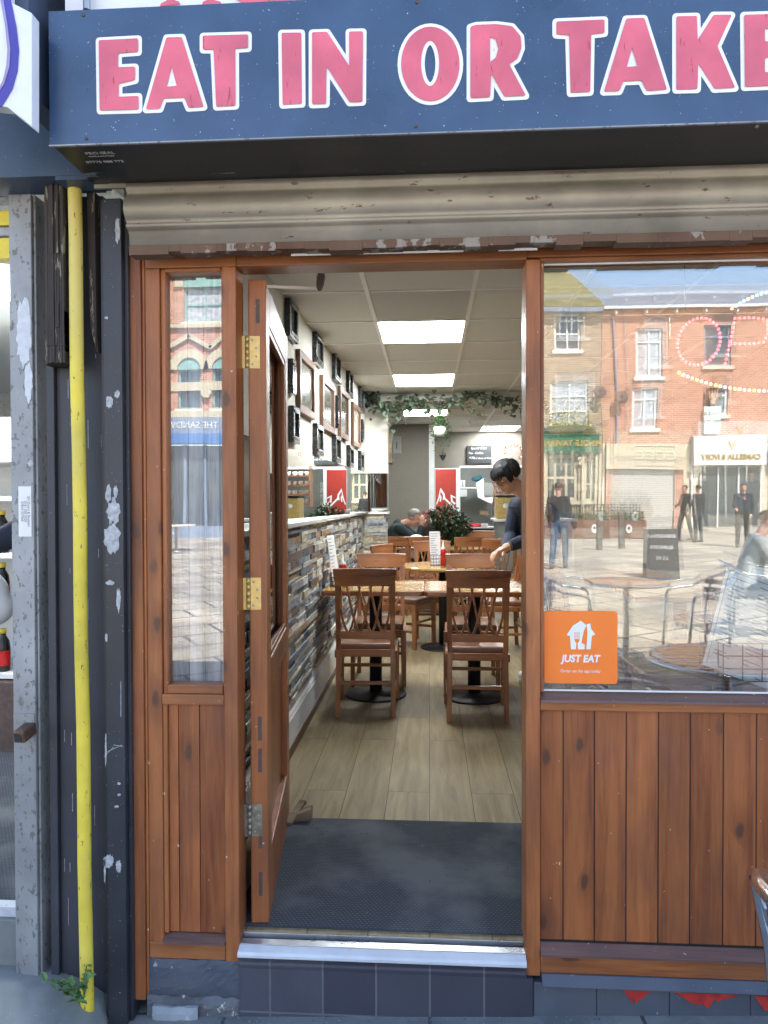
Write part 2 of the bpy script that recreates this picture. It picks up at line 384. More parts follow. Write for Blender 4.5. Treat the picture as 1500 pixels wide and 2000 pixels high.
M['mat'] = bricks('ribbed_mat', (.085,.10,.122), (.125,.145,.172), (.03,.036,.046), .014, .0105, .004, 'XY', .95, .3, .003)
M['mortise'] = plain('grey_plug', (.10,.065,.055), .6, var=.3, scale=50)

# ------------------------------------------------------------------ setting: ground, floor, ceiling
t = NT('square_paving'); v = t.coord()
tc = t.new('ShaderNodeTexCoord'); br = t.new('ShaderNodeTexBrick'); mp = t.new('ShaderNodeMapping'); mp.inputs['Rotation'].default_value = (0,0,R(33))
t.ln(tc.outputs['Object'], mp.inputs[0]); t.ln(mp.outputs[0], br.inputs['Vector'])
for k, vv in (('Scale',1),('Brick Width',.9),('Row Height',.6),('Mortar Size',.022)): br.inputs[k].default_value = vv
br.inputs['Color1'].default_value = (.50,.445,.35,1); br.inputs['Color2'].default_value = (.36,.32,.255,1); br.inputs['Mortar'].default_value = (.07,.07,.065,1)
c = t.mix(t.math('MULTIPLY', t.step(t.noise(v, .8, 6), .44, .62), .7), br.outputs['Color'], (.18,.165,.14))
c = t.mix(t.step(t.noise(v, 70, 4), .62, .7), c, (.20,.20,.195)); t.bump(t.noise(v, 90, 4), .003, .4)
M['paving'] = t.out(c, .85)
t = NT('pavement_flags'); v = t.coord()
tc = t.new('ShaderNodeTexCoord'); br = t.new('ShaderNodeTexBrick'); t.ln(tc.outputs['Object'], br.inputs['Vector'])
for k, vv in (('Scale',1),('Brick Width',.62),('Row Height',.45),('Mortar Size',.006)): br.inputs[k].default_value = vv
br.inputs['Color1'].default_value = (.215,.225,.215,1); br.inputs['Color2'].default_value = (.17,.18,.175,1); br.inputs['Mortar'].default_value = (.06,.06,.06,1)
c = t.mix(t.math('MULTIPLY', t.step(t.noise(v, 4, 6), .45, .65), .7), br.outputs['Color'], (.10,.11,.11))
c = t.mix(t.step(t.noise(v, 120, 3), .66, .7), c, (.36,.36,.35)); t.bump(t.noise(v, 60, 5), .004, .5)
M['flags'] = t.out(c, .85)
def gridmesh(name, xs, ys, mat, dz=0):
    vs = [(x, y, ground(x, y) + dz) for y in ys for x in xs]; n = len(xs)
    fs = [(j*n+i, j*n+i+1, (j+1)*n+i+1, (j+1)*n+i) for j in range(len(ys)-1) for i in range(n-1)]
    m = MB(); m.add(vs, fs, (.5,.5,.5)); return tag(m.build(name, mat), kind='structure')
gridmesh('square', [-120,-30,-10,-3,-1.6,-1,0,1.2,3,8,20,40,120], [-160,-60,-32,-20,-10,-6,-3,-2.8], M['paving'])
gridmesh('pavement', [-120,-10,-3,-1.6,-1,0,1.2,3,8,40,120], [-2.8,-1,-.02,.6], M['flags'])
# far ground under and round the shops
m = MB(); m.box(-120,120,.6,160,-.4,-.12); tag(m.build('ground', M['flags']), kind='structure')
FZ = .212
t = NT('laminate_floor'); tc = t.new('ShaderNodeTexCoord'); se = t.new('ShaderNodeSeparateXYZ'); t.ln(tc.outputs['Object'], se.inputs[0])
cb = t.new('ShaderNodeCombineXYZ'); t.ln(se.outputs[1], cb.inputs[0]); t.ln(se.outputs[0], cb.inputs[1])
br = t.new('ShaderNodeTexBrick'); t.ln(cb.outputs[0], br.inputs['Vector']); br.offset = .37
for k, vv in (('Scale',1),('Brick Width',1.15),('Row Height',.19),('Mortar Size',.0014)): br.inputs[k].default_value = vv
br.inputs['Color1'].default_value = (0,0,0,1); br.inputs['Color2'].default_value = (1,1,1,1); br.inputs['Mortar'].default_value = (.5,.5,.5,1)
v = t.coord((1,.09,1)); off = t.new('ShaderNodeVectorMath', operation='ADD'); sca = t.new('ShaderNodeVectorMath', operation='SCALE'); sca.inputs['Scale'].default_value = 9
t.ln(br.outputs['Color'], sca.inputs[0]); t.ln(v, off.inputs[0]); t.ln(sca.outputs[0], off.inputs[1])
g = t.noise(off.outputs[0], 22, 6, .65, .6)
c = t.ramp(g, [(.3,(.20,.145,.075)),(.5,(.31,.238,.13)),(.66,(.39,.305,.175))])
se2 = t.new('ShaderNodeSeparateColor'); t.ln(br.outputs['Color'], se2.inputs[0])
c = t.mix(t.math('MULTIPLY', se2.outputs[0], .35), c, (.12,.095,.055)); c = t.mix(br.outputs['Fac'], c, (.045,.036,.022))
M['floor'] = t.out(c, t.math('ADD', t.math('MULTIPLY', g, .25), .46), spec=.3)
m = MB(); m.box(-1.3, 2.6, .05, 13.2, FZ-.08, FZ); tag(m.build('floor', M['floor']), kind='structure')
CZ = 2.73
# ceiling: tiles laid in a T-bar grid
tag(thing('ceiling', None, None), kind='structure'); ceiling = COL.objects['ceiling']
xs = [-1.45, -.949, -.349, .251, .851, 1.451, 2.051, 2.65]; y0g = D(4.12) - .70*3
rows = [y0g + .69*i for i in range(-1, 9)] + []
rows = [D(d) for d in (2.22, 2.74, 3.43, 4.12, 4.81, 5.47, 6.17, 6.82, 7.52, 8.1, 8.8, 9.45, 10.1, 10.8, 11.6, 12.4, 13.1, 15.4)]
lights = {(1, 0): 0}
lamp_cells = {(4, 2): 'n', (7, 2): 'f', (11, 2): 'b', (14, 4): 'd'}
mt = MB(3); md = MB(4); mb = MB(5)
lamps = []
for j in range(len(rows)-1):
    for i in range(len(xs)-1):
        if (j, i) in lamp_cells: lamps.append((j, i)); continue
        (md if (j, i) in ((3, 2),) else mt).box(xs[i]+.002, xs[i+1]-.002, rows[j]+.002, rows[j+1]-.002, CZ+.004, CZ+.02)
for x in xs[1:-1]: mb.box(x-.012, x+.012, rows[0], rows[-1], CZ-.003, CZ+.003)
for y in rows[1:]:
    for i in range(len(xs)-1): mb.box(xs[i]+.013, xs[i+1]-.013, y-.010, y+.010, CZ-.002, CZ+.0035)
mt.build('ceiling_tiles', M['ceil'], ceiling); md.build('replaced_tile', M['ceil_dark'], ceiling); mb.build('ceiling_grid', M['tbar'], ceiling)
LL = {'n': 'lit square ceiling panel nearest the shop door', 'f': 'lit square ceiling panel next in from the nearest one, before the beam',
      'b': 'lit ceiling panel glimpsed just behind the leafy garland', 'd': 'lit ceiling panel at the back, above the chalkboard',
      }
for j, i in lamps:
    o = thing('ceiling_light', LL[lamp_cells[(j, i)]], 'ceiling light', ((xs[i]+xs[i+1])/2, (rows[j]+rows[j+1])/2, CZ), 0, 'lit panels in the cafe ceiling')
    hx = .285; hy = (rows[j+1]-rows[j])/2 - .012
    a = MB(); a.box(-hx, hx, -hy, hy, .004, .012); a.build('diffuser', M['panel_e'], o)
    for sx in (-1, 1): a = MB(); a.box(sx*(hx+.0015)-.0015, sx*(hx+.0015)+.0015, -hy, hy, .003, .03); a.build('edge_strip', M['tbar'], o)
o = thing('ceiling_light', 'added unseen panel brightening the kitchen beyond the back doorway', 'ceiling light', (.9, D(13.7), CZ), 0, 'lit panels in the cafe ceiling')  # extra panel hidden by the header, added to brighten the kitchen doorway
a = MB(); a.box(-.3, .3, -.3, .3, -.012, -.004); a.build('diffuser', M['panel_e'], o); a = MB(); a.box(-.31, .31, -.31, .31, -.0039, .002); a.build('tray', M['tbar'], o)

# ------------------------------------------------------------------ building mass overhead (throws the shade)
up = thing('upper_storey', 'brick upper floor and roof of the cafe building above the signs', 'building')
m = MB(); m.box(-9, 9, .10, 15.6, 2.95, 5.9); m.build('wall', bricks('upper_brick', (.25,.09,.05), (.31,.12,.07), (.3,.28,.25)), up)
m = MB(); m.box(-9.2, 9.2, -.05, 15.8, 5.9, 6.1); m.build('roof', M['black'], up)

# ------------------------------------------------------------------ fascia sign
sg = thing('fascia_sign', 'long navy fascia sign reading EAT IN OR TAKE in pink letters edged white', 'sign')
SY = -.36
m = MB(); m.box(-.958, 2.3, SY, -.345, 2.447, 2.782); m.build('sign_panel', M['navy_acr'], sg)
m = MB(); m.box(-.958, 2.3, -.3449, -.12, 2.452, 2.47)
m.build('soffit', M['soffit'], sg)
m = MB(); m.box(-.96, 2.3, SY-.001, SY+.006, 2.4435, 2.4465); m.build('trim', M['galv'], sg); m = MB(); m.box(-.957, 2.3, -.119, -.11, 2.440, 2.4515); m.build('rear_trim', M['shutter'], sg)
m = MB(); m.box(-.956, 2.3, -.344, .09, 2.7, 2.78); m.box(-.956, -.93, -.344, -.119, 2.4705, 2.699); m.build('sign_box', M['navy_paint'], sg)
def L1(pts): return [(lambda p: (p.x, p.z))(at(x/2, y/2, SY)) for x, y in pts]
def L2(pts): return L1([(x+1500, y) for x, y in pts])
el = lambda cx, cy, rx, ry: [(cx+rx*math.cos(2*math.pi*i/36), cy+ry*math.sin(2*math.pi*i/36)) for i in range(36)]
LET = [
 (L1([(388,161),(541,153),(541,205),(463,211),(463,266),(529,263),(529,315),(465,330),(465,381),(543,378),(543,430),(392,434)]), []),
 (L1([(652,150),(712,148),(797,420),(738,424),(722,384),(640,388),(626,428),(572,430)]), [L1([(672,262),(692,338),(654,342)])]),
 (L1([(794,143),(970,138),(970,190),(920,193),(921,415),(846,419),(836,196),(794,196)]), []),
 (L1([(1101,132),(1178,131),(1180,408),(1105,412)]), []),
 (L1([(1220,130),(1278,128),(1365,262),(1364,127),(1418,126),(1416,400),(1366,402),(1276,262),(1274,408),(1220,410)]), []),
 (L2(el(181,253,114,145)), [L2(el(180,251,35,88))]),
 (L2([(337,108),(360,101),(440,98),(500,106),(533,145),(536,190),(520,232),(488,254),(553,376),(470,380),(418,290),(414,382),(337,386)]), [L2([(414,148),(436,156),(446,195),(436,228),(414,246)])]),
 (L2([(672,88),(860,80),(860,132),(808,138),(804,362),(728,366),(722,141),(672,138)]), []),
 (L2([(945,76),(1015,74),(1103,352),(1025,358),(1005,317),(934,320),(918,358),(858,360)]), [L2([(967,190),(988,262),(947,265)])]),
 (L2([(1140,68),(1220,66),(1223,160),(1285,62),(1356,62),(1300,185),(1369,346),(1290,350),(1225,250),(1222,351),(1140,353)]), []),
 (L2([(1405,62),(1560,57),(1560,110),(1485,116),(1485,166),(1548,164),(1548,215),(1485,230),(1485,286),(1562,282),(1562,335),(1408,342)]), []),
]
for k, (o_, h_) in enumerate(LET):
    mo_ = MB(k); q_ = 0
    for loop in [o_] + h_:
        for a_, b_ in zip(loop, loop[1:]+loop[:1]):
            q_ += 1; hw_ = .0088; A_, B_ = Vector(a_), Vector(b_); dd_ = (B_-A_).normalized()*hw_; n2_ = Vector((-dd_.y, dd_.x)); yf_ = SY-.0010-.00002*q_-.0008*(k % 2)
            c0_ = math.atan2(n2_.y, n2_.x)
            cap1 = [B_+Vector((math.cos(c0_-math.pi*j/6), math.sin(c0_-math.pi*j/6)))*hw_ for j in range(7)]
            cap0 = [A_+Vector((math.cos(c0_+math.pi-math.pi*j/6), math.sin(c0_+math.pi-math.pi*j/6)))*hw_ for j in range(7)]
            mo_.prism([tuple(v_) for v_ in cap1+cap0], SY-.0002, yf_, (.5,.5,.5))
    bk = mo_.build('letter_outline', M['white_vinyl'], sg)
    shape(o_, h_, 'letter_face', M['pink'], bk, SY-.0036, ext=.0006, rnd=.004)
for px, py in ((163,30),(169,271),(814,5),(812,247),(1478,248)):
    p = at(px, py, SY); m = MB(); m.lathe([(0,-.004),(.0035,-.0035),(.0045,0)], (p.x, SY, p.z), 12, M=Matrix.Rotation(R(-90), 3, 'X')); m.build('screw', M['screw'], sg)
# small sign-writer's print under the soffit
SOF = Matrix.Rotation(R(180), 4, 'X')
for s_, sz, px, py in (('PRO-SEAL', .018, 195, 299), ('SIGNS & SHUTTERS', .008, 198, 305), ('07775 988 773', .017, 205, 316)):
    d = ROT @ Vector(((px-750)/FPX, -(py-1000)/FPX, -1)); tt = (2.451-CAM.z)/d.z; p = CAM + d*tt
    text(s_, sz, Matrix.Translation((p.x, p.y, 2.4508)) @ SOF, M['chalk'], sg, 'small_print', ext=.0002)
# sign above: only its foot shows
us = thing('upper_sign', 'white sign panel standing above the navy fascia with feet of pink letters', 'sign')
m = MB(); m.box(-.93, 2.3, -.33, -.30, 2.783, 3.4); m.build('sign_panel', M['white_panel'], us)
UY = -.332
def foot(pts): return [(lambda p: (p.x, p.z))(at(x/2, y/2, UY)) for x, y in pts]
for q in ([(625,26),(705,17),(700,8),(682,2),(680,-90),(650,-90),(652,4),(630,14)], [(790,19),(865,17),(862,8),(838,2),(836,-90),(806,-90),(808,2),(794,8)],
          [(925,0),(950,11),(990,15),(1035,12),(1060,0),(1060,-90),(925,-90)], [(1062,0),(1085,9),(1120,11),(1160,7),(1172,0),(1172,-90),(1062,-90)]):
    shape(foot(q), [], 'letter', M['pink'], us, UY-.001, ext=.0006)
shape(foot([(1180,1),(1330,-2),(1330,-40),(1180,-40)]), [], 'underline', M['lilac_vinyl'], us, UY-.001, ext=.0006)
m = MB(); p = at(163, 10, -.37); m.tube([(p.x, -.352, 2.786), (p.x, -.352, 3.3)], .009, 12); tag(m.build('conduit_pipe', M['screw2']), 'thin grey metal conduit rising in front of the white upper sign', 'conduit')

# ------------------------------------------------------------------ neighbour's fascia and light box at top left
nf = thing('neighbour_fascia', 'plain navy sheet metal fascia of the shop next door', 'fascia')
m = MB(); m.box(-2.8, -.965, -.14, -.02, 2.47, 3.3); m.build('panel', M['navy_paint'], nf)
m = MB(); m.box(-1.06, -.93, -.1395, -.06, 2.47-.012, 2.4695); m.build('lower_lip', M['navy_paint'], nf)
nl = thing('neighbour_light_box', 'projecting white light box sign with purple blue swirl at the top left edge', 'sign')
LY = -.44
a, b, c_ = at(36, 0, LY), at(62, 245, LY+.18), at(20, 220, LY)
zt = 3.35
def LB(pts): return [(lambda p: (p.x, p.z))(at(x, y, LY)) for x, y in pts]
m = MB(); m.prism(LB([(-200,-300),(10,-300),(14,0),(62,25),(62,247),(14,209),(-200,190)]), LY, -.405); m.build('box', M['white_panel'], nl, bevel=.002)
outer_ = [(-10,-150),(8,-60),(22,0),(33,55),(38,100),(35,140),(25,175),(5,208),(-20,225)]; inner_ = [(-40,200),(-14,188),(5,163),(15,130),(17,98),(13,55),(3,0),(-8,-50),(-25,-130)]
shape(LB(outer_+inner_), [], 'swirl', M['blue_vinyl'], nl, LY-.002, ext=.0006)
shape(LB([(8,0),(17,55),(22,98),(20,132),(10,165),(-5,188),(-5,180),(8,158),(14,130),(16,98),(12,55),(2,0)]), [], 'swirl_inner', M['lilac_vinyl'], nl, LY-.0035, ext=.0005)  # lilac inner band of the swirl, plain vinyl colour
m = MB(); m.box(at(62,100,-.40).x-.06, at(62,100,-.40).x-.005, -.404, -.14, 2.56, 3.3); m.build('bracket', M['navy_paint'], nl)

# ------------------------------------------------------------------ roller shutter
rs = thing('roller_shutter', 'rolled up dirty aluminium shutter under the navy fascia', 'roller shutter')
prof = [(-.09,2.452),(-.122,2.45),(-.124,2.432),(-.114,2.427),(-.117,2.418),(-.130,2.408),(-.1395,2.392),(-.142,2.376),(-.1385,2.360),(-.128,2.347),(-.117,2.340),
        (-.122,2.336),(-.125,2.331),(-.121,2.325),(-.110,2.322),(-.104,2.318),(-.097,2.284),(-.085,2.282),(-.06,2.30)]
def extr(mb_, prof, x0, x1, smooth=True):
    n = len(prof); vs = [(x0, y, z) for y, z in prof] + [(x1, y, z) for y, z in prof]
    mb_.add(vs, [(i, i+1, n+i+1, n+i) for i in range(n-1)], (.5,.5,.5), smooth); mb_.add([vs[i] for i in range(n)], [tuple(range(n))], (.5,.5,.5))
m = MB(); extr(m, prof, -.862, 2.3); m.build('slats', M['shutter'], rs)
m = MB(); rr = random.Random(2); x = -.865
while x < 2.2:
    wd = rr.uniform(.03,.12); m.box(x, x+wd-.0006, -.094, -.05, 2.262-rr.uniform(-.003,.006), 2.283); x += wd
m.build('bottom_rail', M['rust'], rs)
m = MB(); m.box(-.40, .1, -.051, -.047, 2.258, 2.2645); m.box(.2, .31, -.051, -.047, 2.258, 2.2645); m.build('weather_strip', M['white'], rs)

# ------------------------------------------------------------------ left pier, post, pipe, guide
sp = thing('channel_post', 'slate painted steel post with pale paint splashes, left of the timber shopfront', 'post')
m = MB(); m.box(-.965, -.908, -.05, -.002, -.06, 2.44); m.box(-.9075, -.897, -.03, .02, -.045, 2.40); m.box(-.978, -.9655, -.035, .0, -.04, 2.44); m.build('channel', M['dark_paint'], sp, bevel=.0015)
def blob(cx, cy, rx, ry, seed, Y, name, mat, par, n=26, jag=.35, dep=.0012):
    r_ = random.Random(seed); o_ = []
    for i in range(n):
        a_ = 2*math.pi*i/n; k = 1 - jag*r_.random(); p = at(cx+rx*k*math.cos(a_), cy+ry*k*math.sin(a_), Y); o_.append((p.x, p.z))
    return shape(o_, [], name, mat, par, Y-dep, ext=.0004)
for i, (cx, cy, rx, ry) in enumerate(((219,1050,19,38),(222,1000,15,30),(212,965,7,20),(226,960,5,14),(215,1138,9,6),(232,1172,5,28),(208,1245,3,10),(212,1681,11,15),(232,1692,6,14),(214,785,8,14),(230,450,6,30),(229,770,6,9),(208,621,4,3),(233,1530,4,3),(233,1552,4,3),(228,1575,5,3))):
    blob(cx, cy, rx, ry, i, -.05, 'paint_patch', M['paint_splash'], sp)
m = MB()
for i, (x0,y0,x1,y1) in enumerate(((203,1478,222,1459),(210,1468,238,1455),(222,1455,240,1458),(236,1400,236,1330))):
    m.bar(at(x0,y0,-.0505), at(x1,y1,-.0505), .0015, .0008, up=(0,1,0))
m.build('scratch', M['paint_splash'], sp)
pr = thing('dark_pier', 'slate painted pier between the galvanised guide and the yellow pipe', 'pier')
m = MB(); m.box(-1.135, -.985, .0, .10, .03, 2.47); m.box(-1.16, -1.1355, -.015, .08, .06, 2.47); m.box(-.985, -.966, .06, .1, -.05, 2.47); m.build('face', M['dark_pier'], pr, bevel=.002)
m = MB(); m.box(-1.155, -1.14, -.010, .1, .03, .0595); m.build('rotten_foot', M['rot'], pr)
cs = thing('broken_casing', 'rotten dark wooden casing hanging above, left of the yellow pipe', 'casing')
m = MB(); r_ = random.Random(6); xa, xb = at(74, 500, -.09).x, at(124, 500, -.09).x; ns_ = 11; cuts = [600,612,606,628,640,655,648,668,678,684,680]
for k in range(ns_):
    u0, u1 = xa+(xb-xa)*k/ns_, xa+(xb-xa)*(k+1)/ns_; fy = -.035-.055*math.sin(math.pi*min(1,(k+1)/6)*.5)-r_.uniform(0,.006); zb_ = at(100, cuts[k]+r_.uniform(-6,6), -.09).z
    zs2 = [2.468, 2.468-.2, 2.0, 1.95, zb_+.12, zb_+.05, zb_]
    for z1_, z0_ in zip(zs2, zs2[1:]):
        if z1_ > z0_: m.box(u0+.0004, u1, fy+r_.uniform(-.002,.003), -.0005, z0_, z1_)
m.build('board', M['rot'], cs, bevel=.0015)
p2 = at(178, 340, -.03); m = MB(); m.prism([(p2.x-.012, 2.468), (p2.x+.012, 2.468), (p2.x+.014, at(0,690,-.03).z), (p2.x-.004, at(0,640,-.03).z)], -.035, -.001); m.build('right_board', M['rot'], cs)
yp = MB(); tops = at(145, 330, -.075); bots = at(170, 1955, -.075)
path = [tops.lerp(bots, k/12) + Vector((.0015*math.sin(k*1.7), 0, 0)) for k in range(13)]; path[0].z = 2.52; path[-1].z = -.03
yp.tube(path, .0195, 20); tag(yp.build('yellow_pipe', M['yellow']), 'upright chalky yellow pipe running down the shopfront beside the dark pier', 'pipe')
m = MB(); r_ = random.Random(31)
for k in range(16):
    x_ = r_.uniform(-1.125,-.99); z_ = r_.uniform(.2,2.0); L_ = r_.uniform(.01,.09); m.box(x_, x_+r_.uniform(.0006,.0018), -.0008, -.0003, z_, z_+L_)
m.build('scuffs', M['paint_splash'], pr)
gd = thing('shutter_guide', 'galvanised steel guide post with a white sticker at the far left', 'guide post')
m = MB(); g0 = at(22, 1000, -.03).x; g1 = at(66, 1000, -.03).x; m.box(g0, g1, -.03, .06, .03, 2.47); m.box(g1+.0005, g1+.008, -.02, .05, .03, 2.47); m.build('channel', M['galv'], gd, bevel=.003)
m = MB(); q0 = at(36, 950, -.0315); q1 = at(62, 1048, -.0315); m.box(q0.x, q1.x, -.0325, -.0305, q1.z, q0.z); st = m.build('sticker', M['white'], gd)
for k, (s_, sz) in enumerate((('IJN Doors & Shutters', .0105), ('0161 328 3320', .0105), ('07810 327565', .0105))):
    text(s_, sz, Matrix.Translation((q1.x-.008-.010*k, -.0335, (q0.z+q1.z)/2)) @ FRONT @ Matrix.Rotation(R(-90), 4, 'Z'), M['print'], st, 'lettering', ext=.0002)
m = MB(); c0 = at(36, 1441, -.09); m.bar((c0.x+.006, -.03, c0.z+.012), (c0.x, -.09, c0.z), .036, .036, ex=.0); m.build('lock_stub', M['screw'], gd, bevel=.004)
m = MB(); m.box(c0.x-.011, c0.x+.011, -.0925, -.0905, c0.z-.011, c0.z+.011); m.build('hole', M['black'], gd)
tg = at(50, 1400, -.0308); m = MB(); m.box(g0+.003, g1-.003, -.034, -.0305, c0.z-.03, tg.z+.01); m.build('lock_plate', M['galv'], gd)

blob(47, 650, 17, 75, 77, -.03, 'paint_patch', M['spray'], gd, n=30, jag=.3, dep=.0008); blob(56, 745, 9, 45, 78, -.03, 'paint_patch', M['spray'], gd, jag=.3, dep=.0012)
for i_, (cx, cy, rx, ry) in enumerate(((205,1700,2,30),(207,1465,2,40),(60,905,7,8))): blob(cx, cy, rx, ry, 90+i_, -.05 if cx > 100 else -.03, 'paint_patch', M['paint_splash'], sp if cx > 100 else gd)
# ------------------------------------------------------------------ timber shopfront
tf = thing('timber_shopfront', 'red brown stained pine shopfront with sidelight, doorway and picture window', 'shopfront')
def beam(name, mat, *bx, bevel=.003, par=None):
    m_ = MB(hash(name) % 97 + len(COL.objects))
    for b_ in bx: m_.box(*b_)
    return m_.build(name, mat, par or tf, bevel=bevel)
beam('corner_post', M['pine'], (-.9185, -.866, -.012, .07, .02, 2.29))
beam('corner_bead', M['pine'], (-.8655, -.857, -.004, .05, .02, 2.29))
beam('side_stile', M['pine'], (-.8565, -.812, -.002, .08, .147, 2.247))
beam('sidelight_bead', M['pine'], (-.8115, -.797, .008, .06, .94, 2.2465))
beam('sidelight_bead', M['pine'], (-.6255, -.6205, .008, .06, .94, 2.2465))
beam('door_post', M['pine'], (-.620, -.577, -.004, .085, .137, 2.247))
beam('door_post', M['pine'], (.284, .326, -.004, .10, .135, 2.247))
beam('head_rail', M['pine_h'], (-.857, -.577, -.001, .08, 2.2475, 2.32), (-.5765, .2875, -.001, .085, 2.2475, 2.32), (.288, 2.2, -.0005, .08, 2.254, 2.32))
sl_ = beam('sidelight', M['pine_h'], (-.797, -.6255, .005, .06, 2.2365, 2.247), bevel=.002)
beam('lower_bead', M['pine_h'], (-.797, -.6255, .004, .06, .958, .984), bevel=.002, par=sl_)
m = MB(); m.box(-.797, -.6255, .0300, .0305, .9845, 2.236); m.build('pane', M['sideglass'], sl_)
beam('sidelight_rail', M['pine_h'], (-.8115, -.6205, -.005, .07, .925, .9575))
m = MB(8)
for x0, x1 in ((-.797,-.766),(-.7655,-.7005),(-.700,-.6205)): m.box(x0, x1-.0015, .012, .03, .222, .9245)
m.build('side_boarding', M['board'], tf, bevel=.002)
beam('side_bead', M['pine'], (-.8115, -.7975, .002, .06, .222, .9245))
m = MB(); m.prism([(.03,.222),(.03,.205),(-.012,.196),(-.012,.203)], -.8115, -.6205, axis='X'); m.build('side_ledge', M['sillw'], tf)
beam('side_bottom_rail', M['pine_h'], (-.8555, -.6205, -.004, .07, .147, .1955))
# window
wf = beam('window_frame', M['pine_h'], (.3265, 2.2, .006, .07, 2.2435, 2.2535), (1.96, 2.2, .0, .08, .975, 2.243), bevel=.002)
beam('window_bead', M['pine'], (.3265, .338, .006, .06, .975, 2.243))
m = MB(); m.box(.338, 1.96, .0300, .0304, .975, 2.243); m.build('pane', M['glass'], wf)
m = MB(); m.box(.338, 1.96, -.0002, .0002, -.634, .634)
ip = m.build('inner_pane', M['glass2'], wf); ip.location = (0, .052, 1.609); ip.rotation_euler = (R(.50), 0, R(-.25))
m = MB(); m.box(.338, 1.96, .0265, .0298, .975, .9795); m.build('gasket', M['white'], wf)
m = MB(); m.box(.338, 1.96, .0265, .0298, 2.2385, 2.243); m.build('gasket', M['white'], wf)
m = MB(); m.prism([(.06,.9745),(-.012,.958),(-.016,.951),(-.004,.9505),(.06,.9505)], .3265, 2.2, axis='X'); m.build('window_sill', M['sillw'], tf, bevel=.001)
beam('mid_rail', M['pine_h'], (.3265, 2.2, -.003, .07, .924, .950))
m = MB(21); gx = [.3265, .3955, .487, .579, .672, .763, .858, .952, 1.045, 1.14, 1.235, 1.33, 1.425, 1.52, 1.615, 1.71, 1.805, 1.9, 1.995, 2.2]
for k in range(len(gx)-1): m.box(gx[k]+.0012, gx[k+1]-.0012, .012+.0006*(k % 2), .03, .236, .9235)
m.build('boarding', M['board'], tf, bevel=.003)
m = MB(); m.box(.3265, 2.2, .0145, .06, .22, .9238); m.build('board_back', M['black'], tf)
m = MB(); m.prism([(.03,.2355),(.03,.212),(-.020,.2025),(-.022,.212)], .3265, 2.2, axis='X'); m.build('bottom_ledge', M['sillw'], tf, bevel=.001)
m = MB(); m.prism([(.02,.2118),(.02,.196),(-.006,.196),(-.008,.2035)], .3265, 2.2, axis='X'); m.build('ledge_moulding', M['sillw'], tf)
beam('bottom_rail', M['pine_h'], (.3265, 2.2, -.005, .07, .146, .1955))
# threshold
m = MB(); m.box(-.5765, .2835, .0, .03, .16, .1985); m.box(-.5765,.2835,.045,.06,.19,.207); m.build('threshold', M['alu'], tf, bevel=.001)
m = MB(); m.prism([(-.001,.197),(-.026,.190),(-.031,.183),(-.030,.174),(-.001,.172)], -.5765, .2835, axis='X'); m.build('nosing', M['white_alu'], tf, bevel=.001)
# door leaf, opened inward past ninety degrees
DM = Matrix.Translation((-.559, .072, 0)) @ Matrix.Rotation(R(6.35), 4, 'Z')       # local x = thickness, y = along the leaf
m = MB(31)
for b_ in ((0,.055,0,.10,.215,2.231),(0,.055,.70,.80,.215,2.231),(.0,.055,.1005,.6995,2.11,2.231),(0,.055,.1005,.6995,.215,.42),(0,.055,.1005,.6995,.93,1.03)): m.box(*b_, M=DM)
door = m.build('door', M['pine'], tf, bevel=.004); door['label'] = 'stained pine glazed door standing open into the cafe'
m = MB(); m.box(.022,.033,.10,.70,.42,.93, M=DM); m.build('lower_panel', M['board'], door)
m = MB()
for b_ in ((.040,.052,.1005,.125,1.03,2.11),(.040,.052,.675,.6995,1.03,2.11),(.040,.052,.1255,.6745,2.09,2.11),(.040,.052,.1255,.6745,1.03,1.05)): m.box(*b_, M=DM)
m.build('glazing_bead', M['pine'], door, bevel=.002)
m = MB(); m.box(.026,.0264,.10,.70,1.03,2.11, M=DM); m.build('pane', M['doorglass'], door)
for z in (2.13, .83, .73, .49, .34): m = MB(); m.box(.024,.036,-.0006,-.0002, z-.035, z+.04, M=DM); m.build('plug', M['mortise'], door)
for z, mt_ in ((2.005, 'brass'), (1.255, 'brass'), (.545, 'steel_old')):
    m = MB(); m.box(.004, .036, -.0022, -.0003, z-.05, z+.05, M=DM); m.box(-.022,-.006,-.004,-.001,z-.05,z+.05,M=DM)
    for k in range(5): m.lathe([(0,-.0095),(.0065,-.0095),(.0065,.0095),(0,.0095)], DM @ Vector((-.003, -.005, z-.04+.02*k)), 12)
    h_ = m.build('hinge', M[mt_], door)
    m = MB()
    for dz, dx in ((-.037,.013),(-.013,.025),(.013,.025),(.037,.013)): m.lathe([(0,.0008),(.0028,.0008),(.0036,0)], DM @ Vector((dx, -.0024, z+dz)), 10, M=Matrix.Rotation(R(90),3,'X'))
    m.build('screw', M['screw2'], h_)
m = MB(); c0 = at(520,560,.10); c1 = at(624,564,.22); c2 = at(628,532,.14)
m.bar(c0, c1, .007, .009); m.build('closer_arm', M['wallw'], door)
m = MB(); m.tube([c1, c1.lerp(c2,.25), c1.lerp(c2,.75), c2, c2+Vector((.003,-.02,.025))], [.009,.013,.014,.009,.005], 12); m.build('closer_body', M['mortise'], door)

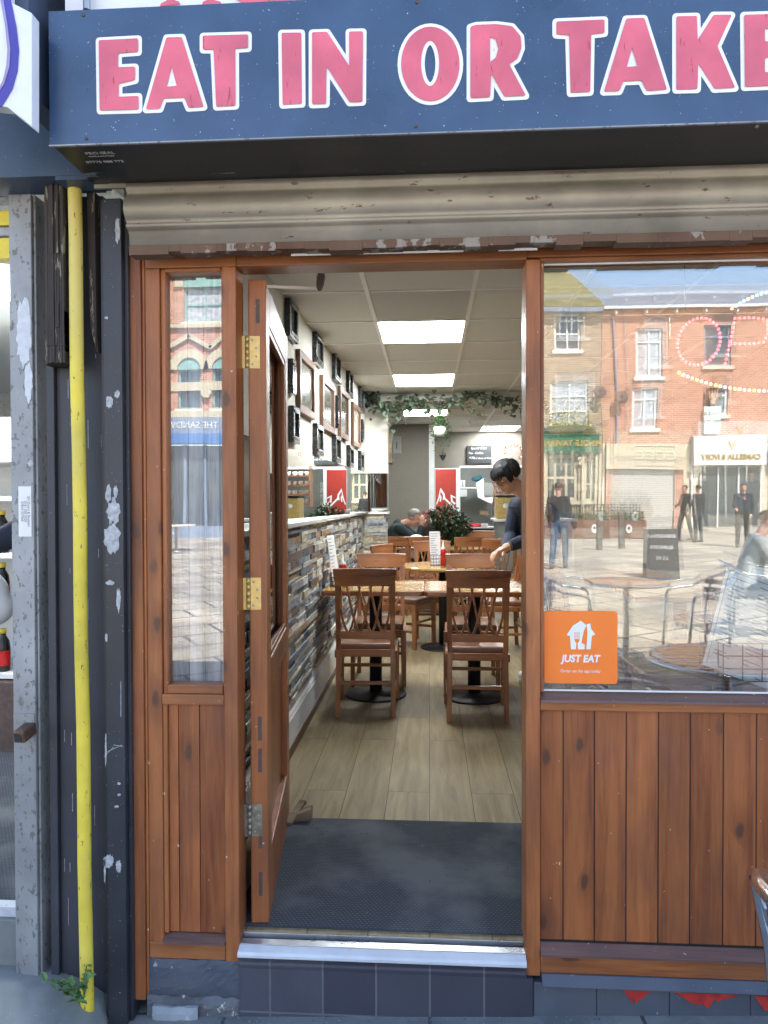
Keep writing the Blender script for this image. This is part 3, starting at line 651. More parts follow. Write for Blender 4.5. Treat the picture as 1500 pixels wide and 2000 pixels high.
# plinth and step
pl = thing('plinth', 'dark painted stone plinth with flaking red paint under the picture window', 'plinth')
m = MB(3); xx = [.305, .49, .70, .93, 1.15, 1.4, 1.7, 2.2]
for k in range(7): m.box(xx[k]+.0008, xx[k+1]-.0008, -.006+.0006*(k%2), .06, -.06, .118)
m.build('blocks', M['plinth'], pl, bevel=.002)
m = MB(); m.prism([(.07,.1455),(-.008,.1455),(-.030,.122),(-.028,.1185),(.07,.1185)], .33, 2.2, axis='X'); m.build('capping', M['plinth'], pl, bevel=.002)
def rag(x0, x1, z0, z1, seed, mat, Y, n=16, top=False, par=pl, name='paint_flake'):
    r_ = random.Random(seed); up_ = []; lo_ = []
    for i in range(n+1):
        x_ = x0+(x1-x0)*i/n; k = max(0, min(1, min(i/n*4, (1-i/n)*2.2)))*(.55+.45*mnoise.noise(Vector((i*.55, seed, 0)))+.25)
        up_.append((x_, z1-(r_.random()*.002))); lo_.append((x_, z1-.002-(z1-z0)*k*(.65+.35*r_.random())))
    return shape(up_+lo_[::-1], [], name, mat, par, Y, ext=.0004)
rag(.565,.650,.055,.112,1,M['redpaint'],-.0072); rag(.715,.895,.058,.106,3,M['redpaint'],-.0072); rag(.94,1.05,.04,.104,4,M['redpaint'],-.0072)
for k, (a_, b_, c__, d_) in enumerate(((.34,.45,.100,.118),(.46,.56,.106,.116),(.57,.66,.108,.117),(.66,.82,.103,.113),(.83,.91,.104,.112))): rag(a_, b_, c__, d_, 20+k, M['rubble'], -.0078)
r_ = random.Random(5)
for k in range(11): x_ = r_.uniform(.33,.8); rag(x_, x_+r_.uniform(.01,.04), .004, .018, 40+k, M['redpaint'], -.0072)
stp = thing('door_step', 'tiled dark doorstep with bullnose edge below the metal threshold', 'step')
m = MB(); m.box(-.575, .303, -.012, .05, -.04, .118); m.build('riser', M['tile_dark'], stp)
m = MB(); m.prism([(.05,.1595),(-.008,.1585),(-.016,.153),(-.0175,.146),(-.014,.1325),(.05,.1325)], -.575, .2835, axis='X'); m.build('nosing_tiles', M['tile_dark'], stp)
m = MB(); m.box(-.575, .303, -.0135, .05, .1185, .132); m.build('joint', M['tile_dark'], stp)
r_ = random.Random(9); m = MB(5)
for k in range(46):
    x_ = r_.uniform(-.85,.5); s_ = r_.uniform(.002,.008) if x_ < -.4 else r_.uniform(.001,.004); z_ = ground(x_, -.03)
    m.ell((x_, -.02-r_.random()**2*.08, z_+s_*.3), (s_, s_*.8, s_*.6), 6, 4)
tag(m.build('crumbs', M['rubble']), kind='stuff', label='crumbs of mortar and grit along the foot of the shopfront')
lp = thing('side_plinth', 'crumbling grey plinth under the narrow sidelight', 'plinth')
def rough_block(x0, x1, z0, z1, y, amp, mat, par, name, seed, step=.012, edge=.0):
    nx, nz = max(3, int((x1-x0)/step)), max(3, int((z1-z0)/step)); vs = []; m_ = MB(seed)
    for j_ in range(nz+1):
        for i_ in range(nx+1):
            x_ = x0+(x1-x0)*i_/nx; z_ = z0+(z1-z0)*j_/nz; k_ = 1 if j_ else 0
            n_ = mnoise.noise(Vector((x_*22, z_*22, seed)))+.5*mnoise.noise(Vector((x_*70, z_*70, seed)))
            e_ = edge*(1-min(1, j_/2, (nz-j_)/2, i_/2, (nx-i_)/2))
            vs.append((x_, y-amp*n_+e_, z_+(mnoise.noise(Vector((x_*30, seed, 3)))*edge if j_ == nz else 0)))
    n1 = nx+1; fs = [(j_*n1+i_, j_*n1+i_+1, (j_+1)*n1+i_+1, (j_+1)*n1+i_) for j_ in range(nz) for i_ in range(nx)]
    top_ = [(x, .06, z) for x, y_, z in vs[nz*n1:]]; b = len(vs); vs += top_; fs += [(nz*n1+i_, nz*n1+i_+1, b+i_+1, b+i_) for i_ in range(nx)]
    m_.add(vs, fs, (.4,.5,.6)); return m_.build(name, mat, par)
rough_block(-.857, -.5755, .035, .1465, -.008, .0035, M['plinth'], lp, 'block', 3, edge=.004)
rough_block(-.862, -.5755, -.07, .036, -.016, .009, M['rubble'], lp, 'rubble_course', 8, .009, edge=.008)
rough_block(-.84, -.70, -.06, .012, -.030, .004, M['galvst'], lp, 'pale_stone', 12, .009, edge=.006)
# pavement rising to the shop next door
vs = []; xs_ = [-4,-1.6,-1.3,-1.14,-1.06,-1.0,-.97]; zs_ = [.11,.11,.105,.09,.07,.03,-.03]
for y_ in (-.45,-.25,-.10,.0,.08):
    for x_, z_ in zip(xs_, zs_): vs.append((x_, y_, z_ if y_ > -.2 else ground(x_, y_)-.004))
m = MB(); m.add(vs, [(j*7+i, j*7+i+1, (j+1)*7+i+1, (j+1)*7+i) for j in range(4) for i in range(6)], (.5,.5,.5)); m.sm = [True]*len(m.sm); tag(m.build('pavement_ramp', M['concrete']), kind='structure')
# weed
wd = thing('weed', 'small green weed growing at the foot of the yellow pipe', 'weed', (-1.015, -.105, .082)); wd.scale = (1.5, 1.2, 1.3)
M['leaf_w'] = plain('weed_leaf', (.10,.20,.05), .5, var=.4, scale=30)
m = MB(4); lf = MB(5); r_ = random.Random(12)
def leaf(mb_, p, d, L, W, up=Vector((0,0,1)), cup=.25):
    p = Vector(p); d = Vector(d).normalized(); s_ = d.cross(up)
    if s_.length < .05: s_ = Vector((1,0,0))
    s_.normalize(); n_ = s_.cross(d)
    vs = [p, p+d*L*.3+s_*W*.42+n_*W*cup, p+d*L*.7+s_*W*.40+n_*W*cup, p+d*L, p+d*L*.7-s_*W*.40+n_*W*cup, p+d*L*.3-s_*W*.42+n_*W*cup, p+d*L*.35, p+d*L*.7]
    mb_.add(vs, [(0,1,6),(1,2,7,6),(2,3,7),(3,4,7),(4,5,6,7),(5,0,6)], None, False)
for k in range(9):
    a_ = r_.uniform(0, 6.28); tip = Vector((math.cos(a_)*r_.uniform(.02,.075), math.sin(a_)*.03-.02, r_.uniform(.01,.075)))
    m.tube([Vector((0,0,0)), tip*.5+Vector((0,0,.012)), tip], .0012, 5)
    for q in range(5):
        b_ = tip*(.4+.15*q); dd = Vector((r_.uniform(-1,1), r_.uniform(-1,.4), r_.uniform(-.2,.7))); leaf(lf, b_, dd, r_.uniform(.014,.028), .012)
m.build('stem', M['leaf_w'], wd); lf.build('leaves', M['leaf_w'], wd)

# ------------------------------------------------------------------ delivery sticker on the glass
jx0, jx1, jz0, jz1 = at(1063,1193,.028).x, at(1206,1193,.028).x, at(1063,1334,.028).z, at(1063,1193,.028).z
ss = shape(rrect(jx0, jx1, jz0, jz1, .009), [], 'window_sticker', M['orange'], None, .0275, ext=.0004)
tag(ss, 'square orange JUST EAT sticker in the lower left corner of the shop window', 'sticker')
def J(pts): return [(lambda p: (p.x, p.z))(at(1040+x/3.2609, 900+y/3.2604, .0268)) for x, y in pts]
shape(J([(217,1110),(255,1052),(307,1018),(343,1046),(325,1090),(312,1160),(332,1170),(332,1200),(245,1200),(238,1116)]), [], 'house_logo', M['white_vinyl'], ss, .0265, ext=.0002)
for pts in ([(268,1090),(273,1090),(273,1140),(268,1140)],[(281,1090),(286,1090),(286,1140),(281,1140)],[(294,1090),(299,1090),(299,1140),(294,1140)],[(268,1136),(299,1136),(297,1152),(288,1158),(290,1200),(277,1200),(279,1158),(270,1152)]):
    shape(J(pts), [], 'fork_mark', M['orange'], ss, .0262, ext=.0002)
shape(J([(345,1040),(368,1036),(372,1068),(400,1106),(378,1114),(370,1200),(342,1200),(347,1150),(350,1100)]), [], 'house_logo', M['white_vinyl'], ss, .0265, ext=.0002)
text('JUST EAT', .0295, Matrix.Translation(((jx0+jx1)/2-.001, .0265, at(1134,1287,.0265).z)) @ FRONT, M['white_vinyl'], ss, ext=.0002, bold=.0011, shear=.15, sx=.92)
text('Order on the app today', .0125, Matrix.Translation(((jx0+jx1)/2-.001, .0265, at(1134,1311,.0265).z)) @ FRONT, M['white_vinyl'], ss, ext=.0002, sx=.96)

# ------------------------------------------------------------------ cafe interior shell
XL = -.72
# irregular split-face cladding
pal = [((.17,.21,.26),4),((.27,.30,.32),4),((.45,.42,.36),4),((.52,.46,.34),3),((.33,.23,.14),2),((.17,.12,.095),2),((.33,.34,.34),3),((.08,.095,.12),2),((.66,.65,.60),2)]
palx = [c_ for c_, n_ in pal for _ in range(n_)]
t = NT('split_stone'); a_ = t.new('ShaderNodeAttribute', attribute_name='rnd'); n_ = t.noise(t.coord((1,.5,2)), 28, 5, .65)
c_ = t.mix(t.step(n_, .3, .7), (.5,.5,.52), (1.35,1.33,1.28)); cc = t.mix(1.0, a_.outputs['Color'], c_, 'MULTIPLY'); t.bump(n_, .004, .5); M['stone'] = t.out(cc, .7)
def cladding(mb_, u0, u1, z0, z1, fn, seed):
    r_ = random.Random(seed); z = z0; last = None
    while z < z1-.004:
        h = r_.choice([.018,.024,.03,.038,.045]); h = min(h, z1-z)
        if z1-(z+h) < .015: h = z1-z
        u = u0 - r_.random()*.05
        while u < u1:
            wdt = r_.uniform(.09,.42); a0 = max(u, u0); a1 = min(u+wdt, u1)
            if a1-a0 > .004: fn(mb_, a0+.0006, a1-.0006, z+.0006, z+h-.0006, r_.uniform(.004,.020), r_.choice(palx))
            u += wdt
        z += h
cw = thing('left_wall', 'cafe side wall on the left with split stone cladding, white ledge and skirting', 'wall')
m = MB(); cladding(m, .12, D(8.0)-.001, .475, 1.405, lambda q,a0,a1,b0,b1,d,c__: q.box(XL-.03, XL-.02+d, a0, a1, b0, b1, c__), 3); m.build('stone_cladding', M['stone'], cw)
m = MB(); m.box(-1.05, XL-.03, .09, D(8.0), FZ-.1, 1.405); m.build('dado_wall', M['wallw'], cw)
m = MB(); m.box(-1.0, XL+.012, .09, D(8.0)-.02, 1.4055, 1.43); m.build('ledge', M['skirt'], cw, bevel=.003)
m = MB(); m.prism([(XL-.029,.265),(XL-.002,.265),(XL-.002,.40),(XL-.008,.41),(XL-.004,.42),(XL-.014,.44),(XL-.014,.455),(XL-.022,.474),(XL-.029,.474)], .09, D(8.0)-.02); m.build('skirting', M['skirt'], cw)
m = MB(); m.box(XL-.029, XL+.003, .09, D(8.0)-.02, FZ, .2645); m.build('lower_skirting', M['skirt_brown'], cw)
# upper wall runs slightly skew: x = -.973 + .0335*dist
def wx(dist): return -.973 + .0335*dist
def wallbox(mb_, d0, d1, z0, z1, th0, th1=0.0):
    vs = []
    for z in (z0, z1):
        for d, th in ((d0, th0), (d1, th0), (d1, th1), (d0, th1)): vs.append((wx(d)+th, D(d), z))
    mb_.add(vs, [(0,3,2,1),(4,5,6,7),(0,1,5,4),(1,2,6,5),(2,3,7,6),(3,0,4,7)])
m = MB(); wallbox(m, 2.25, 7.995, 1.855, 2.75, -.06, .0); m.build('upper_wall', M['wallw'], cw)
mr = thing('wall_mirror', 'long frameless mirror above the ledge on the left wall', 'mirror')
m = MB(); 
def mirrorpane(mb_, d0, d1):
    f_ = lambda d: wx(d)-.004+(d-2.3)*.0085; vs_ = [(f_(d)+o2, D(d), z) for z in (1.4305, 1.8545) for d, o2 in ((d0,0),(d1,0),(d1,-.003),(d0,-.003))]
    mb_.add(vs_, [(0,3,2,1),(4,5,6,7),(0,1,5,4),(1,2,6,5),(2,3,7,6),(3,0,4,7)])
mirrorpane(m, 2.3, 5.1); m.build('mirror_glass', M['mirror'], mr); m = MB(); mirrorpane(m, 5.105, 7.98); m.build('mirror_glass', M['mirror'], mr)
m = MB(); wallbox(m, 2.25, 7.99, 1.4305, 1.8548, -.06, -.009); m.build('backing', M['wallw'], mr)
# pier (nib) at 8 m
nb = thing('wall_nib', 'white plastered nib wall with stone cladding at the end of the cafe front room', 'wall')
NX = -.456
m = MB(); m.box(-1.2, NX, D(8.0), D(8.28), 1.855, 2.75); m.box(-1.2, NX-.02, D(8.02), D(8.28), FZ-.02, 1.405); m.build('plaster', M['wallw'], nb)
m = MB(); m.box(-1.0, NX+.01, D(7.985), D(8.28), 1.4055, 1.43); m.build('ledge', M['skirt'], nb, bevel=.003)
m = MB(); cladding(m, XL, NX, FZ, 1.405, lambda q,a0,a1,b0,b1,d,c__: q.box(a0, a1, D(8.0)-d+.012, D(8.02), b0, b1, c__), 5); m.build('stone_cladding', M['stone'], nb)
m = MB(); m.box(-.74, NX-.003, D(8.006), D(8.012), 1.4305, 1.8548); mm = m.build('mirror_glass', M['mirror'], nb)
m = MB(); m.box(-1.2, NX-.002, D(8.0121), D(8.28), 1.4302, 1.8549); m.build('mirror_backing', M['kitchen'], nb)
m = MB(); p = at(724, 819, D(8)-.004); m.lathe([(0,.003),(.014,.003),(.016,0)], (p.x, D(8)-.0005, p.z), 14, M=Matrix.Rotation(R(90),3,'X')); m.build('grey_stain_disc', M['mortise'], nb)
# beam
m = MB(); m.box(NX, 2.6, D(8.0), D(8.22), 2.643, 2.75); bm_ = m.build('ceiling_beam', M['wallw']); tag(bm_, 'white beam across the ceiling with the leafy garland on it', 'beam')
# other walls
rw = thing('right_wall', 'plain wall on the far right of the cafe, mostly hidden', 'wall')
m = MB(); m.box(2.6, 2.75, .1, 13.3, FZ-.1, 2.76); m.build('wall', M['taupe'], rw)
bw = thing('papered_wall', 'taupe papered wall at the back left of the cafe', 'wall')
m = MB(); m.box(-1.3, .075, D(11.2), D(11.35), FZ-.1, 2.76); m.box(-.02, .0745, D(11.3505), D(14.4), FZ-.1, 2.76); m.box(-1.45,-1.2, D(8.28), D(11.3), FZ-.1, 2.76); m.build('wall', M['taupe'], bw)
m = MB(); m.box(.00, .085, D(11.17), D(11.1999), FZ, 2.72); m.build('white_trim', M['skirt'], bw)
hw = thing('header_wall', 'grey back wall with an open kitchen doorway and chalkboard', 'wall')
DX0, DX1, DZ = at(899, 912, D(12.5)).x, at(1012, 912, D(12.5)).x, at(940, 913, D(12.5)).z
m = MB(); m.box(.08, DX0, D(12.5), D(12.6), FZ-.1, 2.76); m.box(DX0, 2.6, D(12.5), D(12.6), DZ, 2.76); m.box(DX1+.35, 2.6, D(12.5), D(12.6), FZ-.1, DZ); m.build('wall', M['taupe'], hw)
m = MB(); m.box(DX0-.01, DX1+.35, D(12.48), D(12.4999), DZ-.005, DZ+.03); m.box(DX0-.035, DX0-.0, D(12.48), D(12.4999), FZ, DZ-.006); m.build('door_trim', M['skirt'], hw)
m = MB(); m.box(.08, 2.6, D(15.2), D(15.3), FZ-.1, 2.76); kb = m.build('kitchen_back_wall', M['kitchen']); tag(kb, 'grey kitchen wall seen through the back doorway', 'wall')

# floor mat and wedge
mt_ = M['mat'].node_tree; bs_ = mt_.nodes['Principled BSDF']; src = bs_.inputs['Base Color'].links[0].from_socket
q1 = mt_.nodes.new('ShaderNodeTexNoise'); q1.inputs['Scale'].default_value = 3.5; q1.inputs['Detail'].default_value = 6; tc_ = mt_.nodes.new('ShaderNodeTexCoord'); mt_.links.new(tc_.outputs['Object'], q1.inputs['Vector'])
q2 = mt_.nodes.new('ShaderNodeMapRange'); q2.inputs[1].default_value = .46; q2.inputs[2].default_value = .66; q2.inputs[4].default_value = .55; mt_.links.new(q1.outputs[0], q2.inputs[0])
q3 = mt_.nodes.new('ShaderNodeMix'); q3.data_type = 'RGBA'; mt_.links.new(q2.outputs[0], q3.inputs[0]); mt_.links.new(src, q3.inputs[6]); q3.inputs[7].default_value = (.17,.18,.185,1); mt_.links.new(q3.outputs[2], bs_.inputs['Base Color'])
gr = MB(8); r_ = random.Random(77)
for k in range(70): x_, y_ = r_.uniform(-.5,.5), r_.uniform(.08,.8); s_ = r_.uniform(.0012,.0035); gr.ell((x_, y_, FZ+.0095+s_*.4), (s_, s_, s_*.6), 6, 4)
tag(gr.build('grit', M['rubble']), kind='stuff', label='grit and lint trodden into the entrance mat')
m = MB(); m.box(-.62, .62, .065, D(3.0)-.005, FZ+.0005, FZ+.009); mo = m.build('door_mat', M['mat'], bevel=.002); tag(mo, 'dark ribbed entrance mat just inside the doorway', 'mat')
p = at(575, 1600, D(3.0))
wg = MB(2); W0 = Vector((-.565, D(2.98), FZ+.0095))
wg.add([W0+Vector(q) for q in ((-.03,-.035,0),(.075,-.02,0),(.075,.03,0),(-.03,.03,0),(-.03,-.035,.012),(.075,-.02,.05),(.075,.03,.05),(-.03,.03,.012))], [(0,3,2,1),(4,5,6,7),(0,1,5,4),(1,2,6,5),(2,3,7,6),(3,0,4,7)])
wg.bar(W0+Vector((-.01,-.06,.006)), W0+Vector((.03,.06,.05)), .03, .014)
M['scrapwood'] = wood('scrap_wood', (.12,.085,.05), (.33,.25,.15), 'X', .7, False, coat=0)
tag(wg.build('door_wedge', M['scrapwood'], bevel=.002), 'rough wooden wedge holding the open door, at the mat corner', 'door wedge')

# ------------------------------------------------------------------ picture frames on the left wall
def ydist(px):
    t_ = (px-838)/FPX
    return -.973/(t_-.0335)
FR = [ # left px, right px, top py and bottom py (both at the right edge), kind, label
 (544.7,572.3,599.6,670.5,'b','black picture frame highest on the wall and nearest the street'),
 (602.4,623.4,662,719,'b','black picture frame, second along the top row'),
 (643.0,659.4,697,750,'b','black picture frame in the middle of the top row'),
 (672.0,684.0,728.6,779,'b','black picture frame, fourth along the top row'),
 (696.3,706.4,763,808,'b','black picture frame at the far end of the top row'),
 (568.0,607.7,709,820,'w','large brown picture frame nearest the street reflecting a ceiling light'),
 (617.0,647.5,753,848,'w','large brown picture frame, second in the middle row'),
 (654.5,675.8,769,862,'w','large brown picture frame, third in the middle row'),
 (681.5,699.3,797,876,'w','large brown picture frame with a pale print, last in the middle row'),
 (551.0,567.3,703,770.5,'b','small black frame squeezed between the door and the nearest brown frame'),
 (648.2,654.0,771.6,836,'b','narrow black frame between the second and third brown frames'),
 (699.8,706.2,821,865,'b','small black frame just past the last brown frame'),
 (552.0,574.4,797,867,'b','black picture frame lowest and nearest the street, by the door'),
 (602.6,622.8,832,891,'b','black picture frame in the bottom row below the gap of the first two brown frames'),
 (642.5,658.4,853,904,'b','black picture frame in the middle of the bottom row'),
 (672.5,685.0,872.7,913.5,'b','black picture frame, fourth along the bottom row, over the mirror'),
 (695.5,705.6,883,921,'b','black picture frame at the far end of the bottom row')]
for k, (l_, r__, t_, b_, kd, lab) in enumerate(FR):
    d0, d1 = ydist(l_)+.12, ydist(r__)
    z1 = 1.54+(980-t_)*d1/FPX; z0 = 1.54+(980-b_)*d1/FPX
    fw = .035 if kd == 'b' else .05; th = .034 if kd == 'b' else .03
    o = thing('picture_frame', lab, 'picture frame', (wx((d0+d1)/2), D((d0+d1)/2), z0), 0, 'framed photographs on the left wall')
    L = d1-d0; H = z1-z0
    def fb(mb_, a0, a1, b0, b1, t0, t1):
        vs = [(wx((d0+d1)/2+q)-wx((d0+d1)/2)+tt_, q, zz) for zz in (b0, b1) for q, tt_ in ((a0,t0),(a1,t0),(a1,t1),(a0,t1))]
        mb_.add(vs, [(0,3,2,1),(4,5,6,7),(0,1,5,4),(1,2,6,5),(2,3,7,6),(3,0,4,7)])
    m = MB(k)
    fb(m, -L/2, L/2, H-fw, H, .001, th); fb(m, -L/2, L/2, 0, fw, .001, th); fb(m, -L/2, -L/2+fw, fw, H-fw, .001, th); fb(m, L/2-fw, L/2, fw, H-fw, .001, th)
    if kd == 'b':
        e = fw*.6
        for aa in ((-L/2+e, L/2-e, H-fw-.004, H-e), (-L/2+e, L/2-e, e, fw+.004)): fb(m, *aa, th-.012, th+.004)
    m.build('frame', M['frame_b' if kd == 'b' else 'frame_w'], o, bevel=.003)
    m = MB(k); fb(m, -L/2+fw, L/2-fw, fw, H-fw, .002, .014); m.build('photograph', M['picpale' if k == 8 else 'picglass'], o)

# ------------------------------------------------------------------ chairs and tables
def make_chair():
    o = thing('dining_chair', 'x', 'chair', (0,0,0), 0, 'wooden lattice back chairs')
    W = .172
    for s_ in (-1, 1):
        m = MB(); pts = [(s_*W,-.205,0),(s_*W*.98,-.195,.22),(s_*W*.97,-.185,.42),(s_*W*.98,-.20,.62),(s_*W*1.0,-.235,.83)]
        for i in range(4): m.bar(pts[i], pts[i+1], .030, .034, up=(0,1,0), ex=.004)
        m.build('leg', M['chair'], o, bevel=.003)
        m = MB(); m.bar((s_*.185,.20,0),(s_*.185,.195,.40),.032,.036,up=(0,1,0)); m.build('leg', M['chair'], o, bevel=.003)
    # crest rail, slightly dished
    m = MB(); n = 8
    for (z0, z1, y0, fl) in ((.815,.925,-.236,1.0),):
        ring = []
        for i in range(n+1):
            u = -1+2*i/n; x_ = u*.196; yy = y0-.012*(1-u*u)
            ring.append([(x_*.93, yy, z0), (x_, yy-.012, z1-.004*u*u), (x_, yy-.036, z1-.004*u*u), (x_*.93, yy-.022, z0)])
        vs = [p_ for r__ in ring for p_ in r__]; fs = []
        for i in range(n):
            for q in range(4): fs.append((i*4+q, i*4+(q+1)%4, (i+1)*4+(q+1)%4, (i+1)*4+q))
        fs += [(0,1,2,3), (n*4+3, n*4+2, n*4+1, n*4)]
        m.add(vs, fs)
    m.build('crest_rail', M['chair_h'], o, bevel=.004)
    def yb(z): return -.186 - .05*max(0, (z-.42)/.41)**1.3
    m = MB(); m.box(-W+.012, W-.012, -.212, -.188, .485, .53); m.build('lower_rail', M['chair_h'], o, bevel=.003)
    m = MB(); b_ = [-.106,-.036,.036,.106]
    for q, bx_ in enumerate(b_):
        for s_ in (-1, 1):
            prev = None
            for i in range(9):
                u = i/8; z = .525+.295*u; x_ = bx_+s_*(.006+.070*(u**.72)); x_ = max(-.15, min(.15, x_))
                cur = Vector((x_, yb(z)-.004-.0015*(s_ > 0), z))
                if prev: m.bar(prev, cur, .013, .024, up=(0,1,0), ex=.002)
                prev = cur
    m.build('lattice', M['chair'], o)
    m = MB(); m.box(-.170,.170,-.195,-.175,.37,.415); m.box(-.17,.17,.188,.208,.35,.40); m.box(-.195,-.175,-.175,.188,.36,.405); m.box(.175,.195,-.175,.188,.36,.405); m.build('seat_frame', M['chair_h'], o, bevel=.003)
    m = MB(); m.box(-.178,.178,-.178,.215,.406,.452); sb = m.build('seat', M['seat'], o, bevel=.016); sb.modifiers['bevel'].segments = 4
    m = MB(); m.bar((-.17,-.195,.21),(.17,-.195,.21),.018,.022); m.bar((-.178,-.19,.16),(-.185,.19,.16),.018,.024); m.bar((.178,-.19,.16),(.185,.19,.16),.018,.024); m.bar((-.18,.19,.235),(.18,.19,.235),.018,.022)
    m.build('stretcher', M['chair_h'], o, bevel=.002)
    return o
chair0 = make_chair(); used = [False]
def chair(x, y, rz, lab):
    if not used[0]:
        used[0] = True; chair0.location = (x, y, FZ); chair0.rotation_euler = (0,0,R(rz)); chair0['label'] = lab; return chair0
    return dup(chair0, (x, y, FZ), R(rz), lab)
chair(-.398, D(4.66), 1.5, 'lattice back chair with its back to the door, at the table by the stone wall')
chair(.294, D(4.58), -1, 'lattice back chair with its back to the door, at the right hand table')
chair(-.37, D(5.42), 181, 'lattice back chair facing the street across the table by the stone wall')
chair(.31, D(5.40), 178, 'lattice back chair facing the street, beside the standing person')
chair(-.22, D(6.75), -118, 'lattice back chair turned sideways to the left of the small round table')
chair(.05, D(7.25), 185, 'lattice back chair on the far side of the small round table')
chair(.62, D(6.6), 95, 'lattice back chair on the right of the small round table')
chair(-.10, D(8.75), 8, 'lattice back chair in front of the seated couple, by the ketchup basket')
chair(-.40, D(8.7), -6, 'lattice back chair at the couples table, beside the white nib wall')
chair(.42, D(8.6), 12, 'lattice back chair in the back room, in front of the leafy plant')
chair(.80, D(8.2), -8, 'lattice back chair in the back room, nearest the standing persons hands')
chair(.72, D(9.9), 180, 'lattice back chair in the back room, below the kitchen doorway')
chair(1.25, D(3.35), 20, 'lattice back chair just inside the picture window')
chair(1.75, D(4.1), 175, 'lattice back chair behind the window table')
chair(1.05, D(4.9), -80, 'lattice back chair on the window side of the cafe, middle of the room')
def make_table(lab, x, y, wx_, wy, H=.755, planks=5, shape_='rect', rz=0):
    o = thing('dining_table', lab, 'table', (x, y, FZ), R(rz), 'wooden pedestal tables')
    if shape_ == 'rect':
        m = MB(len(lab)); ph = wy/planks
        for k in range(planks): m.box(-wx_/2, wx_/2, -wy/2+k*ph+.0007, -wy/2+(k+1)*ph-.0007, H-.028, H)
        m.build('tabletop', M['ttop'], o, bevel=.004)
        m = MB(); m.prism([(a, b) for a, b in rrect(-wx_/2-.008, wx_/2+.008, -wy/2-.010, wy/2+.010, .03)], H-.035, H-.004, axis='Z'); m.build('table_edge', M['tedge'], o, bevel=.005)
    else:
        m = MB(); m.lathe([(0,H-.03),(wx_/2-.01,H-.03),(wx_/2,H-.02),(wx_/2,H-.008),(wx_/2-.008,H),(0,H)], n=40, smooth=False); m.build('tabletop', M['ttop'], o)
    m = MB(); m.box(-.16,.16,-.16,.16,H-.055,H-.036); m.build('underframe', M['tedge'], o)
    m = MB(); m.lathe([(0,.03),(.043,.03),(.043,H-.056),(0,H-.056)], n=20); m.build('column', M['black'], o)
    m = MB(); m.lathe([(0,.032),(.05,.032),(.06,.022),(.20,.014),(.21,.006),(.21,.0005),(0,.0005)], n=32); m.build('base', M['black'], o)
    return o
make_table('slatted honey coloured table by the stone wall, behind the two nearest chairs', -.368, D(4.98), .655, .60)
make_table('slatted honey coloured table right of the one by the stone wall', .305, D(4.96), .655, .60)
make_table('small round table with a ketchup basket in the middle of the cafe', .13, D(6.62), .80, .8, shape_='round')
make_table('table of the seated couple at the back left', -.08, D(9.45), .7, .6)
make_table('table in the back room in front of the leafy plant', .42, D(9.2), .65, .6)
make_table('wooden table just inside the picture window, holding the menus', 1.12, .62, .8, .62, H=.752)
make_table('wooden table deeper in behind the window table', 1.6, D(4.75), .7, .6)

# ------------------------------------------------------------------ condiment baskets
def basket(x, y, z, lab, w_=.17, d_=.12, h_=.09, menu=True, tall=.30, rz=0, bottle='red'):
    o = thing('condiment_basket', lab, 'basket', (x, y, z), R(rz))
    m = MB()
    for k in range(4):
        zz = .004+h_*k/3
        for a_, b_ in (((-w_/2,-d_/2),(w_/2,-d_/2)),((w_/2,-d_/2),(w_/2,d_/2)),((w_/2,d_/2),(-w_/2,d_/2)),((-w_/2,d_/2),(-w_/2,-d_/2))): m.bar((*a_,zz),(*b_,zz),.0035,.0035)
    for k in range(8):
        xx_ = -w_/2+w_*k/7
        for yy in (-d_/2, d_/2): m.bar((xx_,yy,.002),(xx_,yy,h_+.004),.003,.003)
        m.bar((xx_,-d_/2,.003),(xx_,d_/2,.003),.003,.003)
    for k in range(1,5):
        yy = -d_/2+d_*k/5
        for xx_ in (-w_/2, w_/2): m.bar((xx_,yy,.002),(xx_,yy,h_+.004),.003,.003)
    m.build('wire_basket', M['black'], o)
    return o
def sauce(x, y, z, lab, col, h_=.15, r0=.027):
    o = thing('sauce_bottle', lab, 'sauce bottle', (x, y, z))
    m = MB(); m.lathe([(0,0),(r0,0),(r0,h_*.85),(r0*.8,h_*.95),(r0*.6,h_),(0,h_)], n=16); m.build('bottle', col, o)
    m = MB(); m.lathe([(r0*.78,h_*.96),(r0*.78,h_*1.04),(r0*.35,h_*1.1),(r0*.16,h_*1.42),(0,h_*1.44)], n=14); m.build('cap', M['white'], o)
def menucard(x, y, z, lab, rz, w_=.14, h_=.30, tilt=8, lines=True):
    o = thing('menu_card', lab, 'menu', (x, y, z), R(rz))
    MM = Matrix.Rotation(R(-tilt), 4, 'X'); m = MB(); m.box(-w_/2, w_/2, -.0012, .0012, 0, h_, M=MM); m.build('card', M['paper'], o)
    if lines:
        m = MB(); r_ = random.Random(int(abs(x)*100))
        for k in range(12):
            zz = h_*(.92-.07*k); a_ = r_.uniform(.25,.75)*w_; m.box(-w_*.4, -w_*.4+a_, -.0022, -.0014, zz, zz+h_*.014, M=MM)
        m.build('printed_lines', M['print'], o)
TZ = FZ+.7555
basket(-.60, D(4.95), TZ, 'black wire basket on the table by the stone wall', rz=85)
sauce(-.585, D(4.90), TZ+.006, 'red sauce bottle in the basket beside the stone wall', M['redsauce'], .15)
sauce(-.60, D(5.0), TZ+.006, 'white topped pale sauce bottle beside the stone wall', M['white'], .13, .022)
menucard(-.635, D(4.97), TZ+.006, 'menu card leaning on the stone wall', 78, h_=.34)
basket(.10, D(6.55), TZ, 'black wire basket on the small round table')
sauce(.125, D(6.50), TZ+.006, 'red ketchup bottle with a white nozzle on the round table', M['redsauce'], .15, .025)
sauce(.165, D(6.56), TZ+.006, 'white pot in the wire basket on the round table', M['white'], .07, .02)
